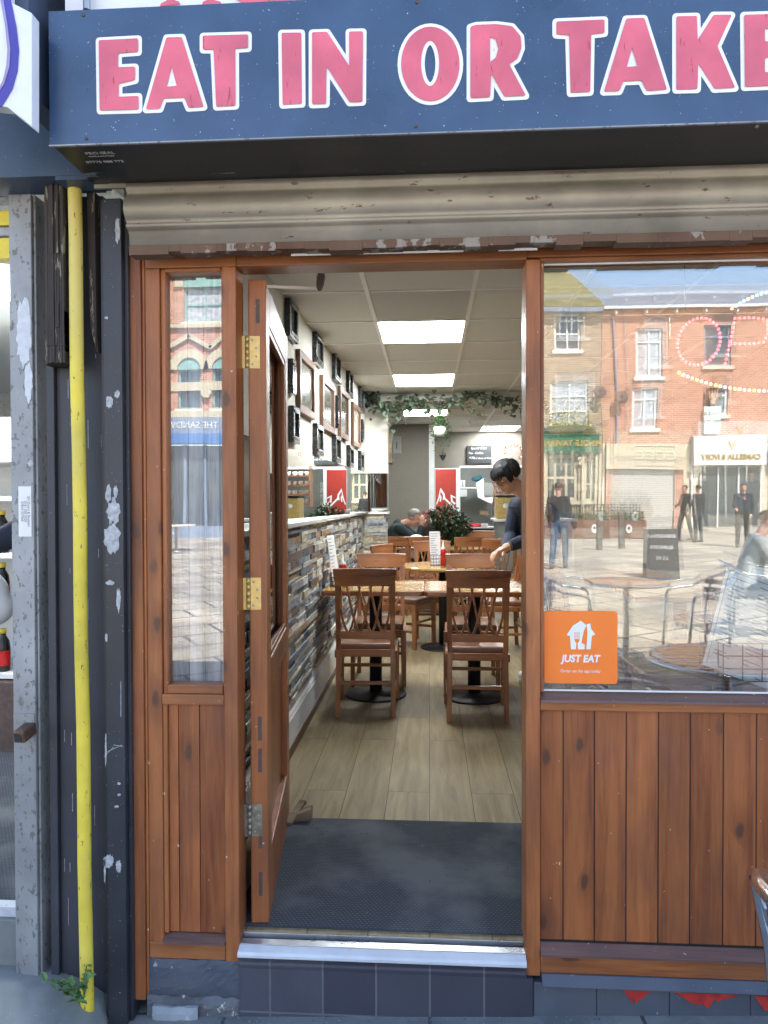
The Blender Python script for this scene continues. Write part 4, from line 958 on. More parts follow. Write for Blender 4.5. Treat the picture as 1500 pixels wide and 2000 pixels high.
menucard(.06, D(6.58), TZ+.006, 'pale menu card standing in the basket on the round table', 15, w_=.10, h_=.30)

# ------------------------------------------------------------------ plants
M['leaf_g'] = plain('eucalyptus_leaf', (.085,.115,.075), .55, var=.6, scale=20)
M['leaf_d'] = plain('dark_bush_leaf', (.045,.085,.04), .45, var=.6, scale=20)
M['leaf_l'] = plain('bright_trailing_leaf', (.07,.15,.045), .5, var=.5, scale=20)
M['stemc'] = plain('stem', (.10,.07,.04), .8)
ga = thing('leaf_garland', 'garland of round dusty green leaves strung along the ceiling beam', 'garland')
r_ = random.Random(3); vine = []
for k in range(60):
    u = k/59; px = 722+u*420; py = 783+6*math.sin(u*9)+5*math.sin(u*23); vine.append(at(px, py, D(7.93+.04*math.sin(k))))
m = MB(); m.tube(vine, .004, 5); m.build('vine', M['stemc'], ga)
m = MB(6)
for k in range(560):
    p_ = vine[min(59,max(0,int(30+30*math.sin(r_.uniform(-1.5,1.5))+r_.gauss(0,2))))].copy(); drop = abs(r_.gauss(0, .09)); cl = .5+.5*math.sin(p_.x*14+1)
    p_ += Vector((r_.gauss(0,.035), -abs(r_.gauss(0,.035)), r_.gauss(.012,.035)-drop*cl*1.1))
    if p_.z > 2.72: p_.z = 2.72-r_.random()*.04
    leaf(m, p_, (r_.gauss(0,1), -.4+r_.gauss(0,.6), r_.gauss(-.3,.8)), r_.uniform(.05,.085), r_.uniform(.05,.075))
m.build('leaves', M['leaf_g'], ga)
hp = thing('hanging_planter', 'white pot of bright trailing green hanging from the beam', 'hanging plant', tuple(at(860, 852, D(7.85))))
m = MB(); m.lathe([(0,0),(.045,0),(.068,.03),(.072,.10),(.066,.10),(.060,.085),(0,.085)], n=24); m.build('pot', M['white'], hp)
m = MB()
for a_ in (0, 2.1, 4.2): m.bar((.068*math.cos(a_), .068*math.sin(a_), .1), (0,0,.40), .003, .003)
m.build('hanging_wire', M['black'], hp)
m = MB(3); r_ = random.Random(8)
for k in range(16):
    a_ = r_.uniform(0,6.28); L = r_.uniform(.05,.32); x0 = .07*math.cos(a_); y0 = .07*math.sin(a_)
    for q in range(int(L/.012)):
        leaf(m, (x0*1.25+r_.gauss(0,.012), y0*1.25+r_.gauss(0,.012), .11-q*.012), (r_.gauss(0,1), r_.gauss(0,1), -.2), .028, .016)
for k in range(150):
    leaf(m, (r_.gauss(0,.035), r_.gauss(0,.035), .1+abs(r_.gauss(0,.07))), (r_.gauss(0,1), r_.gauss(0,1), r_.gauss(.5,.5)), .045, .02)
m.build('foliage', M['leaf_l'], hp)
hc = MB(); p_ = at(865, 893, D(10.9)); hc.tube([p_+Vector((0,0,.14)), p_+Vector((0,0,.05))], .003, 6)
hc.ell(p_+Vector((-.022,0,.03)), (.03,.012,.03)); hc.ell(p_+Vector((.022,0,.03)), (.03,.012,.03)); hc.lathe([(.046,.022),(.03,-.02),(.0,-.06)], p_, 12)
tag(hc.build('hanging_charm', M['blackgloss']), 'little dark charm hanging on the white trim above the red fridge', 'ornament')
bp = thing('bushy_plant', 'big dark leafy plant in front of the red fridge', 'plant', (.27, D(9.85), FZ))
m = MB(); m.lathe([(0,0),(.12,0),(.16,.30),(.14,.30),(0,.27)], n=20); m.build('pot', M['black'], bp)
m = MB(); 
for k in range(9):
    a_ = k*.7; m.tube([(0,0,.27),(.06*math.cos(a_),.06*math.sin(a_),.6),(.17*math.cos(a_),.12*math.sin(a_),.95)], [.012,.008,.003], 6)
m.build('stem', M['stemc'], bp)
m = MB(7); r_ = random.Random(10)
for k in range(2200):
    v_ = Vector((r_.gauss(0,1), r_.gauss(0,1), r_.gauss(0,1))).normalized()*(r_.random()**.4)
    p_ = Vector((v_.x*.27+.04*math.sin(v_.z*6), v_.y*.22, .90+v_.z*.38))
    leaf(m, p_, (v_.x+r_.gauss(0,.5), v_.y+r_.gauss(0,.5), r_.gauss(.1,.6)), r_.uniform(.045,.07), .032)
m.build('foliage', M['leaf_d'], bp)
sp_ = thing('potted_herb', 'small plant in a galvanised pot behind the seated couple', 'plant', (.03, D(9.9), FZ+.99))
m = MB(); m.lathe([(0,0),(.035,0),(.045,.11),(.04,.11),(0,.1)], n=18); m.build('pot', M['steelw'], sp_)
m = MB(2)
for k in range(160): leaf(m, (r_.gauss(0,.045), r_.gauss(0,.04), .12+abs(r_.gauss(0,.055))), (r_.gauss(0,1), r_.gauss(0,1), r_.gauss(.4,.5)), .04, .014)
m.build('foliage', M['leaf_d'], sp_)
stn = MB(); stn.box(-.09,.15,D(9.8),D(10.0),FZ,FZ+.99); tag(stn.build('plant_stand', M['black'], bevel=.004), 'dark stand below the small galvanised plant pot', 'stand')

# ------------------------------------------------------------------ back of the cafe
fr = thing('drinks_fridge', 'tall red drinks fridge with white lettering on its side', 'fridge', (.09, D(10.5), FZ))
ft = 1.54+65*10.5/FPX-FZ; fwid = 40*10.5/FPX
m = MB(); m.box(0, fwid+.055, .004, .55, .02, ft); m.build('cabinet', M['white'], fr, bevel=.004)
m = MB(); m.box(.003, fwid, -.004, .0035, .1, ft-.012); m.build('red_panel', M['red'], fr)
def F(pts): return [(p_.x-.09, p_.z-FZ) for p_ in (at(740+x/5, 880+y/5, D(10.5)) for x, y in pts)]
for pts in ([(602,366),(640,420),(648,462),(752,560),(748,580),(640,478),(622,482),(628,440),(603,392),(590,470),(566,530),(560,520),(580,460)], [(700,430),(750,455),(750,470),(716,452),(722,490),(752,515),(738,528),(704,500)], [(585,470),(600,430),(612,455),(604,500),(592,495),(600,460)]):
    shape(F(pts), [], 'white_script', M['white'], fr, -.006, ext=.0006)
cb_ = thing('chalkboard', 'small chalkboard with handwritten specials above the kitchen doorway', 'chalkboard')
p0 = at(912, 871, D(12.46)); p1 = at(960, 905, D(12.46)); m = MB(); m.box(p0.x, p1.x, D(12.46), D(12.499), p1.z, p0.z); m.build('board', M['slateb'], cb_)
for s_, sz, px, py in (('Special Offer', .052, 935, 875.5), ('Tea - Coffee', .05, 929, 885), ('4.50', .05, 921, 894), ('& 2 slices of Cake', .042, 943, 895)):
    p_ = at(px, py, D(12.455)); text(s_, sz, Matrix.Translation((p_.x, D(12.457), p_.z)) @ FRONT, M['chalk'], cb_, ext=.0005, shear=.2)
eb = thing('electric_box', 'pale electrical box on the back of the nib wall', 'electrical box')
p0 = at(766, 852, D(8.6)); p1 = at(783, 886, D(8.6)); m = MB(); m.box(p0.x, p1.x, D(8.6), D(8.68), p1.z, p0.z); m.build('cover', M['kitchen'], eb, bevel=.004)
m = MB(); q_ = at(775, 870, D(8.6)); m.box(q_.x-.005, q_.x+.005, D(8.59), D(8.6), q_.z-.04, q_.z+.04); m.build('switch', M['black'], eb)
m = MB(); p0 = at(757, 843, D(8.4)); p1 = at(766, 905, D(8.4)); m.box(p0.x-.05, p1.x, D(8.281), D(8.7), p1.z, p0.z); tag(m.build('wall_cupboard', M['scrapwood'], bevel=.003), 'narrow brown wooden box fixed behind the white nib wall', 'cupboard')
# kitchen bits in the doorway
KD = D(14.6)
def kb_(name, lab, cat, x0, y0, x1, y1, mat, dep=.25, Y=KD, bevel=.01):
    a_ = at(x0, y0, Y); b_ = at(x1, y1, Y); m_ = MB(); m_.box(a_.x, b_.x, Y, Y+dep, b_.z, a_.z)
    return tag(m_.build(name, mat, bevel=bevel), lab, cat)
tw = thing('hand_towel_dispenser', 'white angular dispenser on the kitchen wall left of the standing person', 'dispenser')
a_ = [at(x, y, KD-.25) for x, y in ((930,944),(945,934),(946,972),(968,971),(960,984),(934,972))]
m = MB(); m.prism([(p_.x, p_.z) for p_ in a_], KD-.25, KD-.1); m.build('case', M['white'], tw, bevel=.01)
a_ = at(938,943,KD-.26); b_ = at(966,968,KD-.26); m = MB(); m.box(a_.x, b_.x, KD-.2499, KD-.22, b_.z, a_.z); m.build('grey_panel', M['kitchen'], tw)  # flat grey panel set into the white case
kb_('shelf', 'white shelf in the kitchen carrying tubs', 'shelf', 897, 952, 950, 954, M['white'], .3)
for k, (x0, lab) in enumerate(((897, 'white tub on the kitchen shelf, nearest the fridge'), (903, 'second white tub on the kitchen shelf'))):
    a_ = at(x0+2.6, 952, KD+.1); m = MB(); m.lathe([(0,0),(.026,0),(.03,.13),(.031,.145),(0,.145)], a_, 14); tag(m.build('tub', M['white']), lab, 'tub')
m = MB(); a_ = at(930, 936, KD+.1); m.ell(a_, (.10,.07,.05)); m.ell(a_+Vector((.07,0,.03)), (.06,.05,.05)); M['teal'] = plain('teal_cloth', (.02,.10,.12), .8); tag(m.build('teal_cloth', M['teal']), 'crumpled teal cloth on the kitchen shelf', 'cloth')
kb_('notice', 'small white notice with printed lines below the kitchen shelf', 'notice', 899, 956, 912, 970, M['white'], .01, KD+.55, 0)
kb_('worktop', 'white worktop at the back in the kitchen doorway', 'worktop', 903, 1029, 968, 1032, M['white'], .5, KD-.6, 0)
kb_('kitchen_cabinet', 'dark cabinet under the white worktop', 'cabinet', 905, 1033, 967, 1060, M['black'], .45, KD-.55, 0)
M['cloth_r'] = plain('red_cloth', (.45,.02,.03), .8)
m = MB(); a_ = at(922, 1027, KD-.5); m.ell(a_, (.19,.10,.035)); m.ell(a_+Vector((.09,.02,.015)), (.10,.08,.035)); tag(m.build('red_cloth', M['cloth_r']), 'folded red cloth on the white worktop', 'cloth')
m = MB(); a_ = at(946, 1029, KD-.5); m.lathe([(0,0),(.05,0),(.075,.055),(.072,.06),(0,.05)], a_, 18); tag(m.build('bowl', M['white']), 'white bowl beside the red cloth', 'bowl')
kb_('cardboard_box', 'small brown cardboard box on the kitchen wall shelf', 'box', 938, 997, 956, 1007, M['scrapwood'], .2, KD-.1)
kb_('grey_partition', 'grey steel partition right of the dispenser', 'partition', 966, 940, 976, 1050, M['steelw'], .6, KD-.4, 0)
# counter with shelves of cups on the right of the back room
ct = thing('serving_counter', 'pale counter at the back right behind the standing person', 'counter', (0,0,0))
m = MB(); m.box(1.05, 2.2, D(11.2), D(11.9), FZ, FZ+1.02); m.build('body', M['kitchen'], ct); m = MB(); m.box(1.0, 2.25, D(11.15), D(11.95), FZ+1.021, FZ+1.06); m.build('top', M['white'], ct, bevel=.004)
sh = thing('cup_shelves', 'brown shelves of white cups on the back right wall', 'shelves')
m = MB()
for k in range(4): m.box(1.1, 1.9, D(12.25), D(12.499), 1.50+.16*k, 1.515+.16*k)
m.box(1.085,1.0995,D(12.25),D(12.499),1.46,2.16); m.box(1.9005,1.915,D(12.25),D(12.499),1.46,2.16); m.build('boards', M['chair_h'], sh)
cup = thing('cup', 'white cup on the brown shelves', 'cup', (0,0,0), 0, 'white cups on the back shelves')
m = MB(); m.lathe([(0,0),(.022,0),(.036,.03),(.04,.07),(.036,.07),(.03,.03),(0,.01)], n=14); m.build('body', M['white'], cup)
m = MB(); m.tube([(.036,0,.055),(.058,0,.05),(.056,0,.02),(.032,0,.02)], .005, 6); m.build('handle', M['white'], cup)
first = True
for k in range(4):
    for q in range(7):
        L_ = (1.16+.11*q, D(12.36), 1.5155+.16*k)
        lab = 'white cup, %s from the left on the %s brown shelf' % (('first','second','third','fourth','fifth','sixth','last')[q], ('lowest','second lowest','second highest','highest')[k])
        if first: cup.location = L_; cup['label'] = lab; first = False
        else: dup(cup, L_, random.random()*3, lab)
cm = thing('coffee_machine', 'brass fronted coffee machine on the back counter', 'coffee machine', (1.18, D(11.5), FZ+1.06))
m = MB(); m.box(-.14,.14,-.15,.2,0,.34); m.build('body', M['brass'], cm, bevel=.02)
m = MB(); m.box(-.15,.15,-.17,.22,.341,.37); m.build('top', M['black'], cm, bevel=.005)
m = MB(); m.lathe([(0,.0),(.04,0),(.04,.03),(0,.03)], (0,-.155,.2), 16, M=Matrix.Rotation(R(90),3,'X')); m.build('dial', M['white'], cm)
ti = thing('tinsel_heart', 'red tinsel wreath with fairy lights high on the back wall', 'decoration')
M['tinsel'] = plain('copper_red_tinsel', (.30,.04,.02), .3, .5, var=.5, scale=90); M['fairy'] = emis('warm_fairy_light', (1,.75,.45), 6)
m = MB(5); lights_ = []; r_ = random.Random(4)
for k in range(60):
    u = k/59; a_ = R(200-250*u); c0 = at(1003, 884, D(12.3)); p_ = c0 + Vector((.15*math.cos(a_), 0, .13*math.sin(a_)))
    for q in range(7): leaf(m, p_+Vector((r_.gauss(0,.012), r_.gauss(0,.012), r_.gauss(0,.012))), (r_.gauss(0,1), r_.gauss(0,1), r_.gauss(0,1)), .035, .012)
    if k % 5 == 0: lights_.append(p_+Vector((0,-.03,0)))
m.build('garland', M['tinsel'], ti); m = MB()
for p_ in lights_: m.ell(p_, .006, 6, 4)
m.build('fairy_lights', M['fairy'], ti)

# ------------------------------------------------------------------ window display: LED sign, menus
led = thing('open_led_sign', 'OPEN sign of red LED dots between two arcs of coloured dots inside the window', 'sign')
LEDY = .16
M['led_r'] = emis('red_led', (1,.10,.12), 1.6)
cols = {'y': (1,.72,.12), 'g': (.25,.9,.35), 'p': (.75,.45,1), 'c': (.2,.8,.95), 'o': (1,.45,.25)}
for k_, c_ in cols.items(): M['led_'+k_] = emis('led_'+k_, c_, 1.3)
def W(x, y): return at(1040+x/3.2609, 480+y/3.2609, LEDY)
def dots(pts, mat, name, n, rad=.0048):
    pts = [W(*p_) for p_ in pts]; Ls = [0]
    for a_, b_ in zip(pts, pts[1:]): Ls.append(Ls[-1]+(b_-a_).length)
    m_ = MB()
    for k in range(n):
        d_ = Ls[-1]*k/(n-1); i = max(j for j in range(len(Ls)-1) if Ls[j] <= d_+1e-9); f_ = (d_-Ls[i])/(Ls[i+1]-Ls[i]+1e-9); m_.ell(pts[i].lerp(pts[i+1], f_), rad, 8, 5)
    m_.build(name, mat, led)
dots([(1060+135*math.cos(R(a_))+(-math.sin(R(a_)))*-0+ (18*math.sin(R(a_))), 610-150*math.sin(R(a_))) for a_ in range(0, 361, 10)], M['led_r'], 'letter_o', 34)
dots([(1228,750),(1262,600),(1290,462),(1400,458),(1495,470),(1500,560),(1470,615),(1380,625),(1262,622)], M['led_r'], 'letter_p', 30)
dots([(1840,460),(1650,458),(1630,600),(1600,750),(1790,750)], M['led_r'], 'letter_e', 26); dots([(1640,605),(1780,605)], M['led_r'], 'letter_e', 7)
dots([(1900,750),(1940,460),(2060,750),(2100,460)], M['led_r'], 'letter_n', 36)
arc_b = [(1000+700*(1-math.cos(R(a_))) if False else 0, 0) for a_ in (0,)]
lower = [(933+u*1320, 808+118*(1-abs(2*min(1,max(0,u))-1)**2.6)) for u in [i/40 for i in range(41)]]
upper = [(1270+u*700, 400-115*(1-abs(2*u-1)**2.2)) for u in [i/30 for i in range(31)]]
for arc, n, cyc in ((lower, 44, 'ygpo'), (upper, 26, 'ocgcy')):
    P3 = [W(*p_) for p_ in arc]; Ls = [0]
    for a_, b_ in zip(P3, P3[1:]): Ls.append(Ls[-1]+(b_-a_).length)
    grp = {}
    for k in range(n):
        d_ = Ls[-1]*k/(n-1); i = max(j for j in range(len(Ls)-1) if Ls[j] <= d_+1e-9); f_ = (d_-Ls[i])/(Ls[i+1]-Ls[i]+1e-9)
        grp.setdefault(cyc[k % len(cyc)], []).append(P3[i].lerp(P3[i+1], f_))
    for c_, ps in grp.items():
        m = MB()
        for p_ in ps: m.ell(p_, .0048, 8, 5)
        m.build('coloured_dots', M['led_'+c_], led)
m = MB(); p0 = W(880, 420); p1 = W(2250, 960); m.box(p0.x, p1.x, LEDY+.006, LEDY+.008, p1.z, p0.z); m.build('clear_backing', glass('clear_acrylic', .0, (.97,.97,.97)), led)
m = MB()
for x_ in (.80, 1.2): m.bar((x_, LEDY+.007, p0.z), (x_-.02, LEDY+.007, 2.7), .0015, .0015)
m.build('hanging_wire', M['black'], led)
WT = FZ+.7525
wb = basket(1.14, .30, WT, 'white and black wire basket holding menus on the window table', w_=.42, d_=.20, h_=.12)
for k, (x_, y_, rz, lab) in enumerate(((.98,.24,4,'large laminated menu leaning in the basket, nearest the window glass'),(1.13,.32,-4,'large laminated menu standing behind the leaning one'))):
    o = thing('menu_card', lab, 'menu', (x_, y_, WT+.01), R(rz))
    MM = Matrix.Rotation(R(21 if k == 0 else 12), 4, 'Y') @ Matrix.Rotation(R(-14), 4, 'X')
    m = MB(); m.box(-.11, .13, -.0012, .0012, 0, .34, M=MM); m.build('card', M['paper'], o)
    m = MB(); r_ = random.Random(k)
    for q in range(22):
        zz = .31-.0125*q
        if q % 6 != 1:
            x0 = -.085; m.box(x0, x0+r_.uniform(.03,.075), -.002, -.0013, zz, zz+.0028, M=MM); m.box(.015, .015+r_.uniform(.02,.07), -.002, -.0013, zz, zz+.0028, M=MM)
    m.box(-.10,.12,-.002,-.0013,.33,.3315,M=MM); m.box(-.1,-.0985,-.002,-.0013,.01,.329,M=MM)
    m.build('printed_lines', M['print'], o)
# boarding behind the sidelight glass
m = MB(9)
for k in range(4): x_ = -.80+.05*k; m.box(x_, x_+.047, .075, .085, .95, 2.3)
M['greyboard'] = wood('weathered_grey_board', (.16,.19,.23), (.70,.74,.80), 'Z', .8, False, coat=0)
tag(m.build('sidelight_backing', M['greyboard']), 'weathered grey boards standing behind the narrow sidelight glass', 'boarding')

# ------------------------------------------------------------------ people
def skin_mat(name, col):
    t = NT(name); n_ = t.noise(t.coord(), 30, 3); c_ = t.mix(t.step(n_, .3, .7), tuple(x*.88 for x in col), col); t.b.inputs['Subsurface Weight'].default_value = .08
    t.b.inputs['Subsurface Radius'].default_value = (.01,.004,.002); return t.out(c_, .5)
def cloth_mat(name, col, sc=30, bump=.004):
    t = NT(name); n_ = t.noise(t.coord((1,1,.6)), 9, 4, .6, .6); f_ = t.noise(t.coord(), 260, 2); c_ = t.mix(t.step(n_, .3, .7), tuple(x*.65 for x in col), tuple(x*1.2 for x in col))
    c_ = t.mix(t.math('MULTIPLY', f_, .25), c_, tuple(x*.5 for x in col)); t.bump(n_, bump*3, .7); return t.out(c_, .85)
M['skin'] = skin_mat('skin', (.56,.33,.23)); M['skin2'] = skin_mat('pink_skin', (.58,.31,.23))
M['hair_k'] = plain('black_hair', (.012,.011,.012), .62, var=.5, scale=60); M['hair_g'] = plain('grey_hair', (.20,.19,.17), .6, var=.4, scale=60); M['hair_r'] = plain('dark_red_hair', (.14,.02,.015), .5, var=.4, scale=60)
M['hair_b'] = plain('brown_hair', (.05,.03,.018), .5, var=.4, scale=60)
M['denim'] = cloth_mat('navy_denim', (.017,.028,.058), bump=.008); M['navy_t'] = cloth_mat('dark_navy_cloth', (.018,.024,.045)); M['teal_j'] = cloth_mat('dark_teal_jacket', (.02,.035,.038)); M['yellow_t'] = cloth_mat('mustard_top', (.40,.25,.02))
M['greyj'] = cloth_mat('pale_grey_jacket', (.42,.46,.47)); M['blackc'] = cloth_mat('black_coat', (.015,.015,.018)); M['jeans'] = cloth_mat('blue_jeans', (.07,.12,.19)); M['shoe'] = plain('dark_shoe', (.03,.025,.02), .5); M['shoe_w'] = plain('white_shoe', (.6,.6,.6), .5)
def V(*a): return Vector(a)
def remeshed(mb_, name, mat, parent, vox, smooth=4):
    o = mb_.build('tmp', mat)
    r_ = o.modifiers.new('r', 'REMESH'); r_.mode = 'VOXEL'; r_.voxel_size = vox; r_.use_smooth_shade = True
    s_ = o.modifiers.new('s', 'SMOOTH'); s_.iterations = smooth; s_.factor = .5
    n_ = to_mesh(o, name, mat, parent)
    for p_ in n_.data.polygons: p_.use_smooth = True
    return n_
def hand(mb_, wr, d, pn, curl=.5, side=1):
    d = d.normalized(); pn = (pn-d*pn.dot(d)).normalized(); s_ = d.cross(pn)*side
    mb_.cone(wr, wr+d*.03, .026, .03); 
    for q in (-1.5,-.5,.5,1.5): mb_.cone(wr+d*.02+s_*q*.012, wr+d*.088+s_*q*.0195, .016, .0125, 8)
    for q, L in ((-1.5,.058),(-.5,.072),(.5,.078),(1.5,.068)):
        p_ = wr+d*.088+s_*q*.0195; dd = d.copy(); rr_ = .0098
        for seg, f_ in enumerate((.45,.32,.23)):
            ang = curl*(.5+.35*seg); dd = (dd*math.cos(ang)+pn*math.sin(ang)).normalized(); n_ = p_+dd*L*f_
            mb_.cone(p_, n_, rr_, rr_*.9, 8); p_ = n_; rr_ *= .9
    p_ = wr+d*.03+s_*.03; dd = (d*.7+s_*.6+pn*.4).normalized()
    for L in (.035,.028,.022): n_ = p_+dd*L; mb_.cone(p_, n_, .0125, .0108, 8); p_ = n_; dd = (dd+d*.35+pn*.2).normalized()
def headmesh(mb_, C, f, u, k=1.0):
    f = f.normalized(); u = (u-f*u.dot(f)).normalized(); s_ = f.cross(u); B = Matrix((s_, f, u)).transposed()
    P = lambda x, y, z: C+(s_*x+f*y+u*z)*k
    E_ = lambda c_, r_: mb_.ell(P(*c_), tuple(q*k for q in r_), 18, 12, M=B)
    E_((0,-.012,.03),(.074,.094,.085)); E_((0,.022,-.045),(.055,.062,.068)); E_((0,.052,-.092),(.026,.028,.022))
    E_((0,.070,.022),(.052,.020,.014)); E_((.033,.060,-.022),(.024,.022,.022)); E_((-.033,.060,-.022),(.024,.022,.022))
    mb_.cone(P(0,.080,.012), P(0,.100,-.026), .009*k, .014*k, 8); E_((.012,.088,-.030),(.010,.011,.008)); E_((-.012,.088,-.030),(.010,.011,.008))
    E_((0,.078,-.057),(.024,.012,.007)); E_((0,.076,-.068),(.020,.012,.007))
    for q in (-1,1): E_((.074*q,-.008,-.005),(.010,.020,.032))
    return P, B
def facebits(P, B, par, k=1.0, glasses=False, brow='hair_k'):
    for q in (-1,1):
        m_ = MB(); m_.ell(P(.030*q,.073,.006), (.011*k,.006*k,.0055*k), 10, 6, M=B); o_ = m_.build('eye', M['white'], par)
        m_ = MB(); m_.ell(P(.030*q,.0785,.006), (.0048*k,.002*k,.0048*k), 8, 5, M=B); m_.build('iris', M['black'], par)
    m_ = MB(); m_.ell(P(.031,.084,.027), (.018*k,.005*k,.0035*k), 8, 5, M=B); m_.ell(P(-.031,.084,.027), (.018*k,.005*k,.0035*k), 8, 5, M=B); m_.build('eyebrow', M[brow], par)
    m_ = MB(); m_.ell(P(0,.0895,-.0625), (.021*k,.003*k,.004*k), 10, 5, M=B); M.setdefault('lip', plain('lips', (.36,.11,.09), .4)); m_.build('mouth', M['lip'], par)
    if glasses:
        m_ = MB()
        for q in (-1,1):
            pts = [P(.032*q+.024*math.cos(R(a_)), .094, .004+.018*math.sin(R(a_))) for a_ in range(0,361,30)]; m_.tube(pts, .0018, 6)
            m_.tube([P(.056*q,.094,.006), P(.078*q,.03,.008), P(.078*q,-.01,0)], .0016, 6)
        m_.tube([P(-.009,.094,.006), P(.009,.094,.006)], .0018, 6); m_.build('glasses', M['black'], par)
def hairmesh(P, B, mat, par, k, style, seed=1):
    """shell of hair that opens over the face"""
    n, mm_ = 72, 44; vs = []; r_ = random.Random(seed)
    for i in range(mm_+1):
        th = math.pi*i/mm_
        for j in range(n):
            a_ = 2*math.pi*j/n; x, y, z = math.sin(th)*math.cos(a_), math.sin(th)*math.sin(a_), math.cos(th)
            az = math.atan2(x, y)                 # 0 = front
            low = {'bob': -.62, 'short': -.25, 'bald': -.2}[style]; fringe = {'bob': .10, 'short': .52, 'bald': .80}[style]
            nz = mnoise.noise(Vector((a_*7, th*1.2, seed)))*.035 + mnoise.noise(Vector((x*4, y*4, z*4)))*.03
            edge = fringe + .07*math.sin(a_*9+seed) + .05*math.sin(a_*23)
            face = abs(az) < {'bob': .95, 'short': 1.25, 'bald': 1.3}[style] and z < edge
            kk = .80 if (face or z < low + .05*math.sin(a_*14)) else (1.02 if style == 'bob' else .965)+nz*(1.6 if style == 'bob' else 1)
            vs.append(P(x*.083*kk, (y*.102-.012)*kk, z*.098*kk+.028))
    fs = [(i*n+j, i*n+(j+1)%n, (i+1)*n+(j+1)%n, (i+1)*n+j) for i in range(mm_) for j in range(n)]
    m_ = MB(); m_.add(vs, fs, None, True)
    if style == 'bob':
        for q in range(90):
            a_ = r_.uniform(0, 6.28); x, y = math.cos(a_), math.sin(a_)
            if y > .55: z0, z1 = .55, .10+r_.uniform(-.1,.1)
            else: z0, z1 = .5, -.55+r_.uniform(-.12,.12)
            pts = []
            for s_ in range(6):
                z = z0+(z1-z0)*s_/5; rr_ = math.sqrt(max(.05,1-z*z))*(1.04+.07*s_/5)+math.sin(q*2.3)*.02; pts.append(P(x*rr_*.083, y*rr_*.102-.012, z*.098+.028))
            m_.tube(pts, [.009,.010,.009,.007,.005,.001], 6, caps=False)
    return m_.build('hair', mat, par)
def person(label, J, top, legs, hair, skin, style='short', k=1.0, vox=.009, shoes='shoe', glasses=False, group=None, brow='hair_b', curl=.6, palm=V(0,0,-1)):
    o = thing('person', label, 'person', (0,0,0), 0, group)
    b_ = MB(); P, B = headmesh(b_, J['head'], J['f'], J['u'], k)
    b_.cone(J['head']+J['u'].normalized()*-.06*k+J['f'].normalized()*-.02, J['chest']+V(0,0,.10), .050*k, .058*k)
    b_.cone(J['chest'], J['pelvis'], .095*k, .10*k)
    for s_ in 'LR':
        b_.cone(J['chest']+V(0,0,.06), J['sh'+s_], .055*k, .045*k); b_.cone(J['sh'+s_], J['el'+s_], .042*k, .034*k); b_.cone(J['el'+s_], J['ha'+s_], .033*k, .023*k)
        hand(b_, J['ha'+s_], J.get('hd'+s_, (J['ha'+s_]-J['el'+s_])), palm, curl, 1 if s_ == 'L' else -1)
        b_.cone(J['pelvis'], J['hi'+s_], .085*k, .07*k); b_.cone(J['hi'+s_], J['kn'+s_], .07*k, .045*k); b_.cone(J['kn'+s_], J['an'+s_], .045*k, .03*k)
    body = remeshed(b_, 'body', M[skin], o, vox)
    facebits(P, B, o, k, glasses, brow); hairmesh(P, B, M[hair], o, k, style)
    c_ = MB(); dv = (J['shL']-J['shR']); dn = dv.normalized()
    ch, pe = J['chest'], J['pelvis']
    for t_ in (-.5, 0, .5): c_.cone(ch+dn*.14*t_*k+V(0,0,.02), pe+dn*.13*t_*k, .118*k, .120*k)
    c_.cone(J['shL'], J['shR'], .068*k, .068*k); c_.cone(ch+V(0,0,.07), ch+V(0,0,.13)+J['f']*.01, .085*k, .066*k)
    for s_ in 'LR':
        c_.cone(J['sh'+s_], J['el'+s_], .066*k, .054*k); e_ = J['el'+s_].lerp(J['ha'+s_], .90); c_.cone(J['el'+s_], e_, .054*k, .041*k)
        mid = J['el'+s_]; c_.ell(mid, .057*k)
    remeshed(c_, 'jacket', M[top], o, vox*1.1, 3)
    l_ = MB()
    for s_ in 'LR':
        l_.cone(pe, J['hi'+s_], .12*k, .105*k); l_.cone(J['hi'+s_], J['kn'+s_], .095*k, .066*k); l_.cone(J['kn'+s_], J['an'+s_]+V(0,0,.0), .066*k, .050*k)
    remeshed(l_, 'trousers', M[legs], o, vox*1.2, 3)
    for s_ in 'LR':
        m_ = MB(); a_ = J['an'+s_]; tdir = J.get('toe', V(J['f'].x, J['f'].y, 0)).normalized(); base = V(a_.x, a_.y, J['ground'])
        m_.cone(base+V(0,0,.045)-tdir*.03, base+V(0,0,.035)+tdir*.15, .042, .034); m_.cone(base+V(0,0,.09), base+V(0,0,.05), .045, .045)
        remeshed(m_, 'shoe', M[shoes], o, .012, 2)
    return o, P
# standing woman leaning over by the right jamb
hd = at(989, 931, D(5.2))
J = dict(head=hd, f=V(-.62,-.42,-.55), u=V(-.45,-.25,.80), chest=V(hd.x+.24, hd.y+.10, hd.z-.30), pelvis=V(hd.x+.27, hd.y+.14, FZ+.93),
  shL=V(hd.x+.10, hd.y+.20, hd.z-.21), shR=V(hd.x+.19, hd.y-.08, hd.z-.235), elR=V(.72, hd.y-.10, 1.29), haR=at(990,1066,D(4.98)), elL=V(.60, hd.y+.20, 1.28), haL=at(986,1072,D(5.12)),
  hiR=V(hd.x+.22, hd.y+.07, FZ+.88), hiL=V(hd.x+.24, hd.y+.24, FZ+.88), knR=V(hd.x+.22, hd.y+.06, FZ+.48), knL=V(hd.x+.24, hd.y+.26, FZ+.48), anR=V(hd.x+.27, hd.y+.08, FZ+.08), anL=V(hd.x+.29, hd.y+.28, FZ+.08), ground=FZ, toe=V(-1,-.2,0))
J['haR'] = V(J['haR'].x+.02, J['haR'].y, J['haR'].z); J['hdR'] = V(-.9,-.1,-.4); J['hdL'] = V(-.8,-.4,-.4)
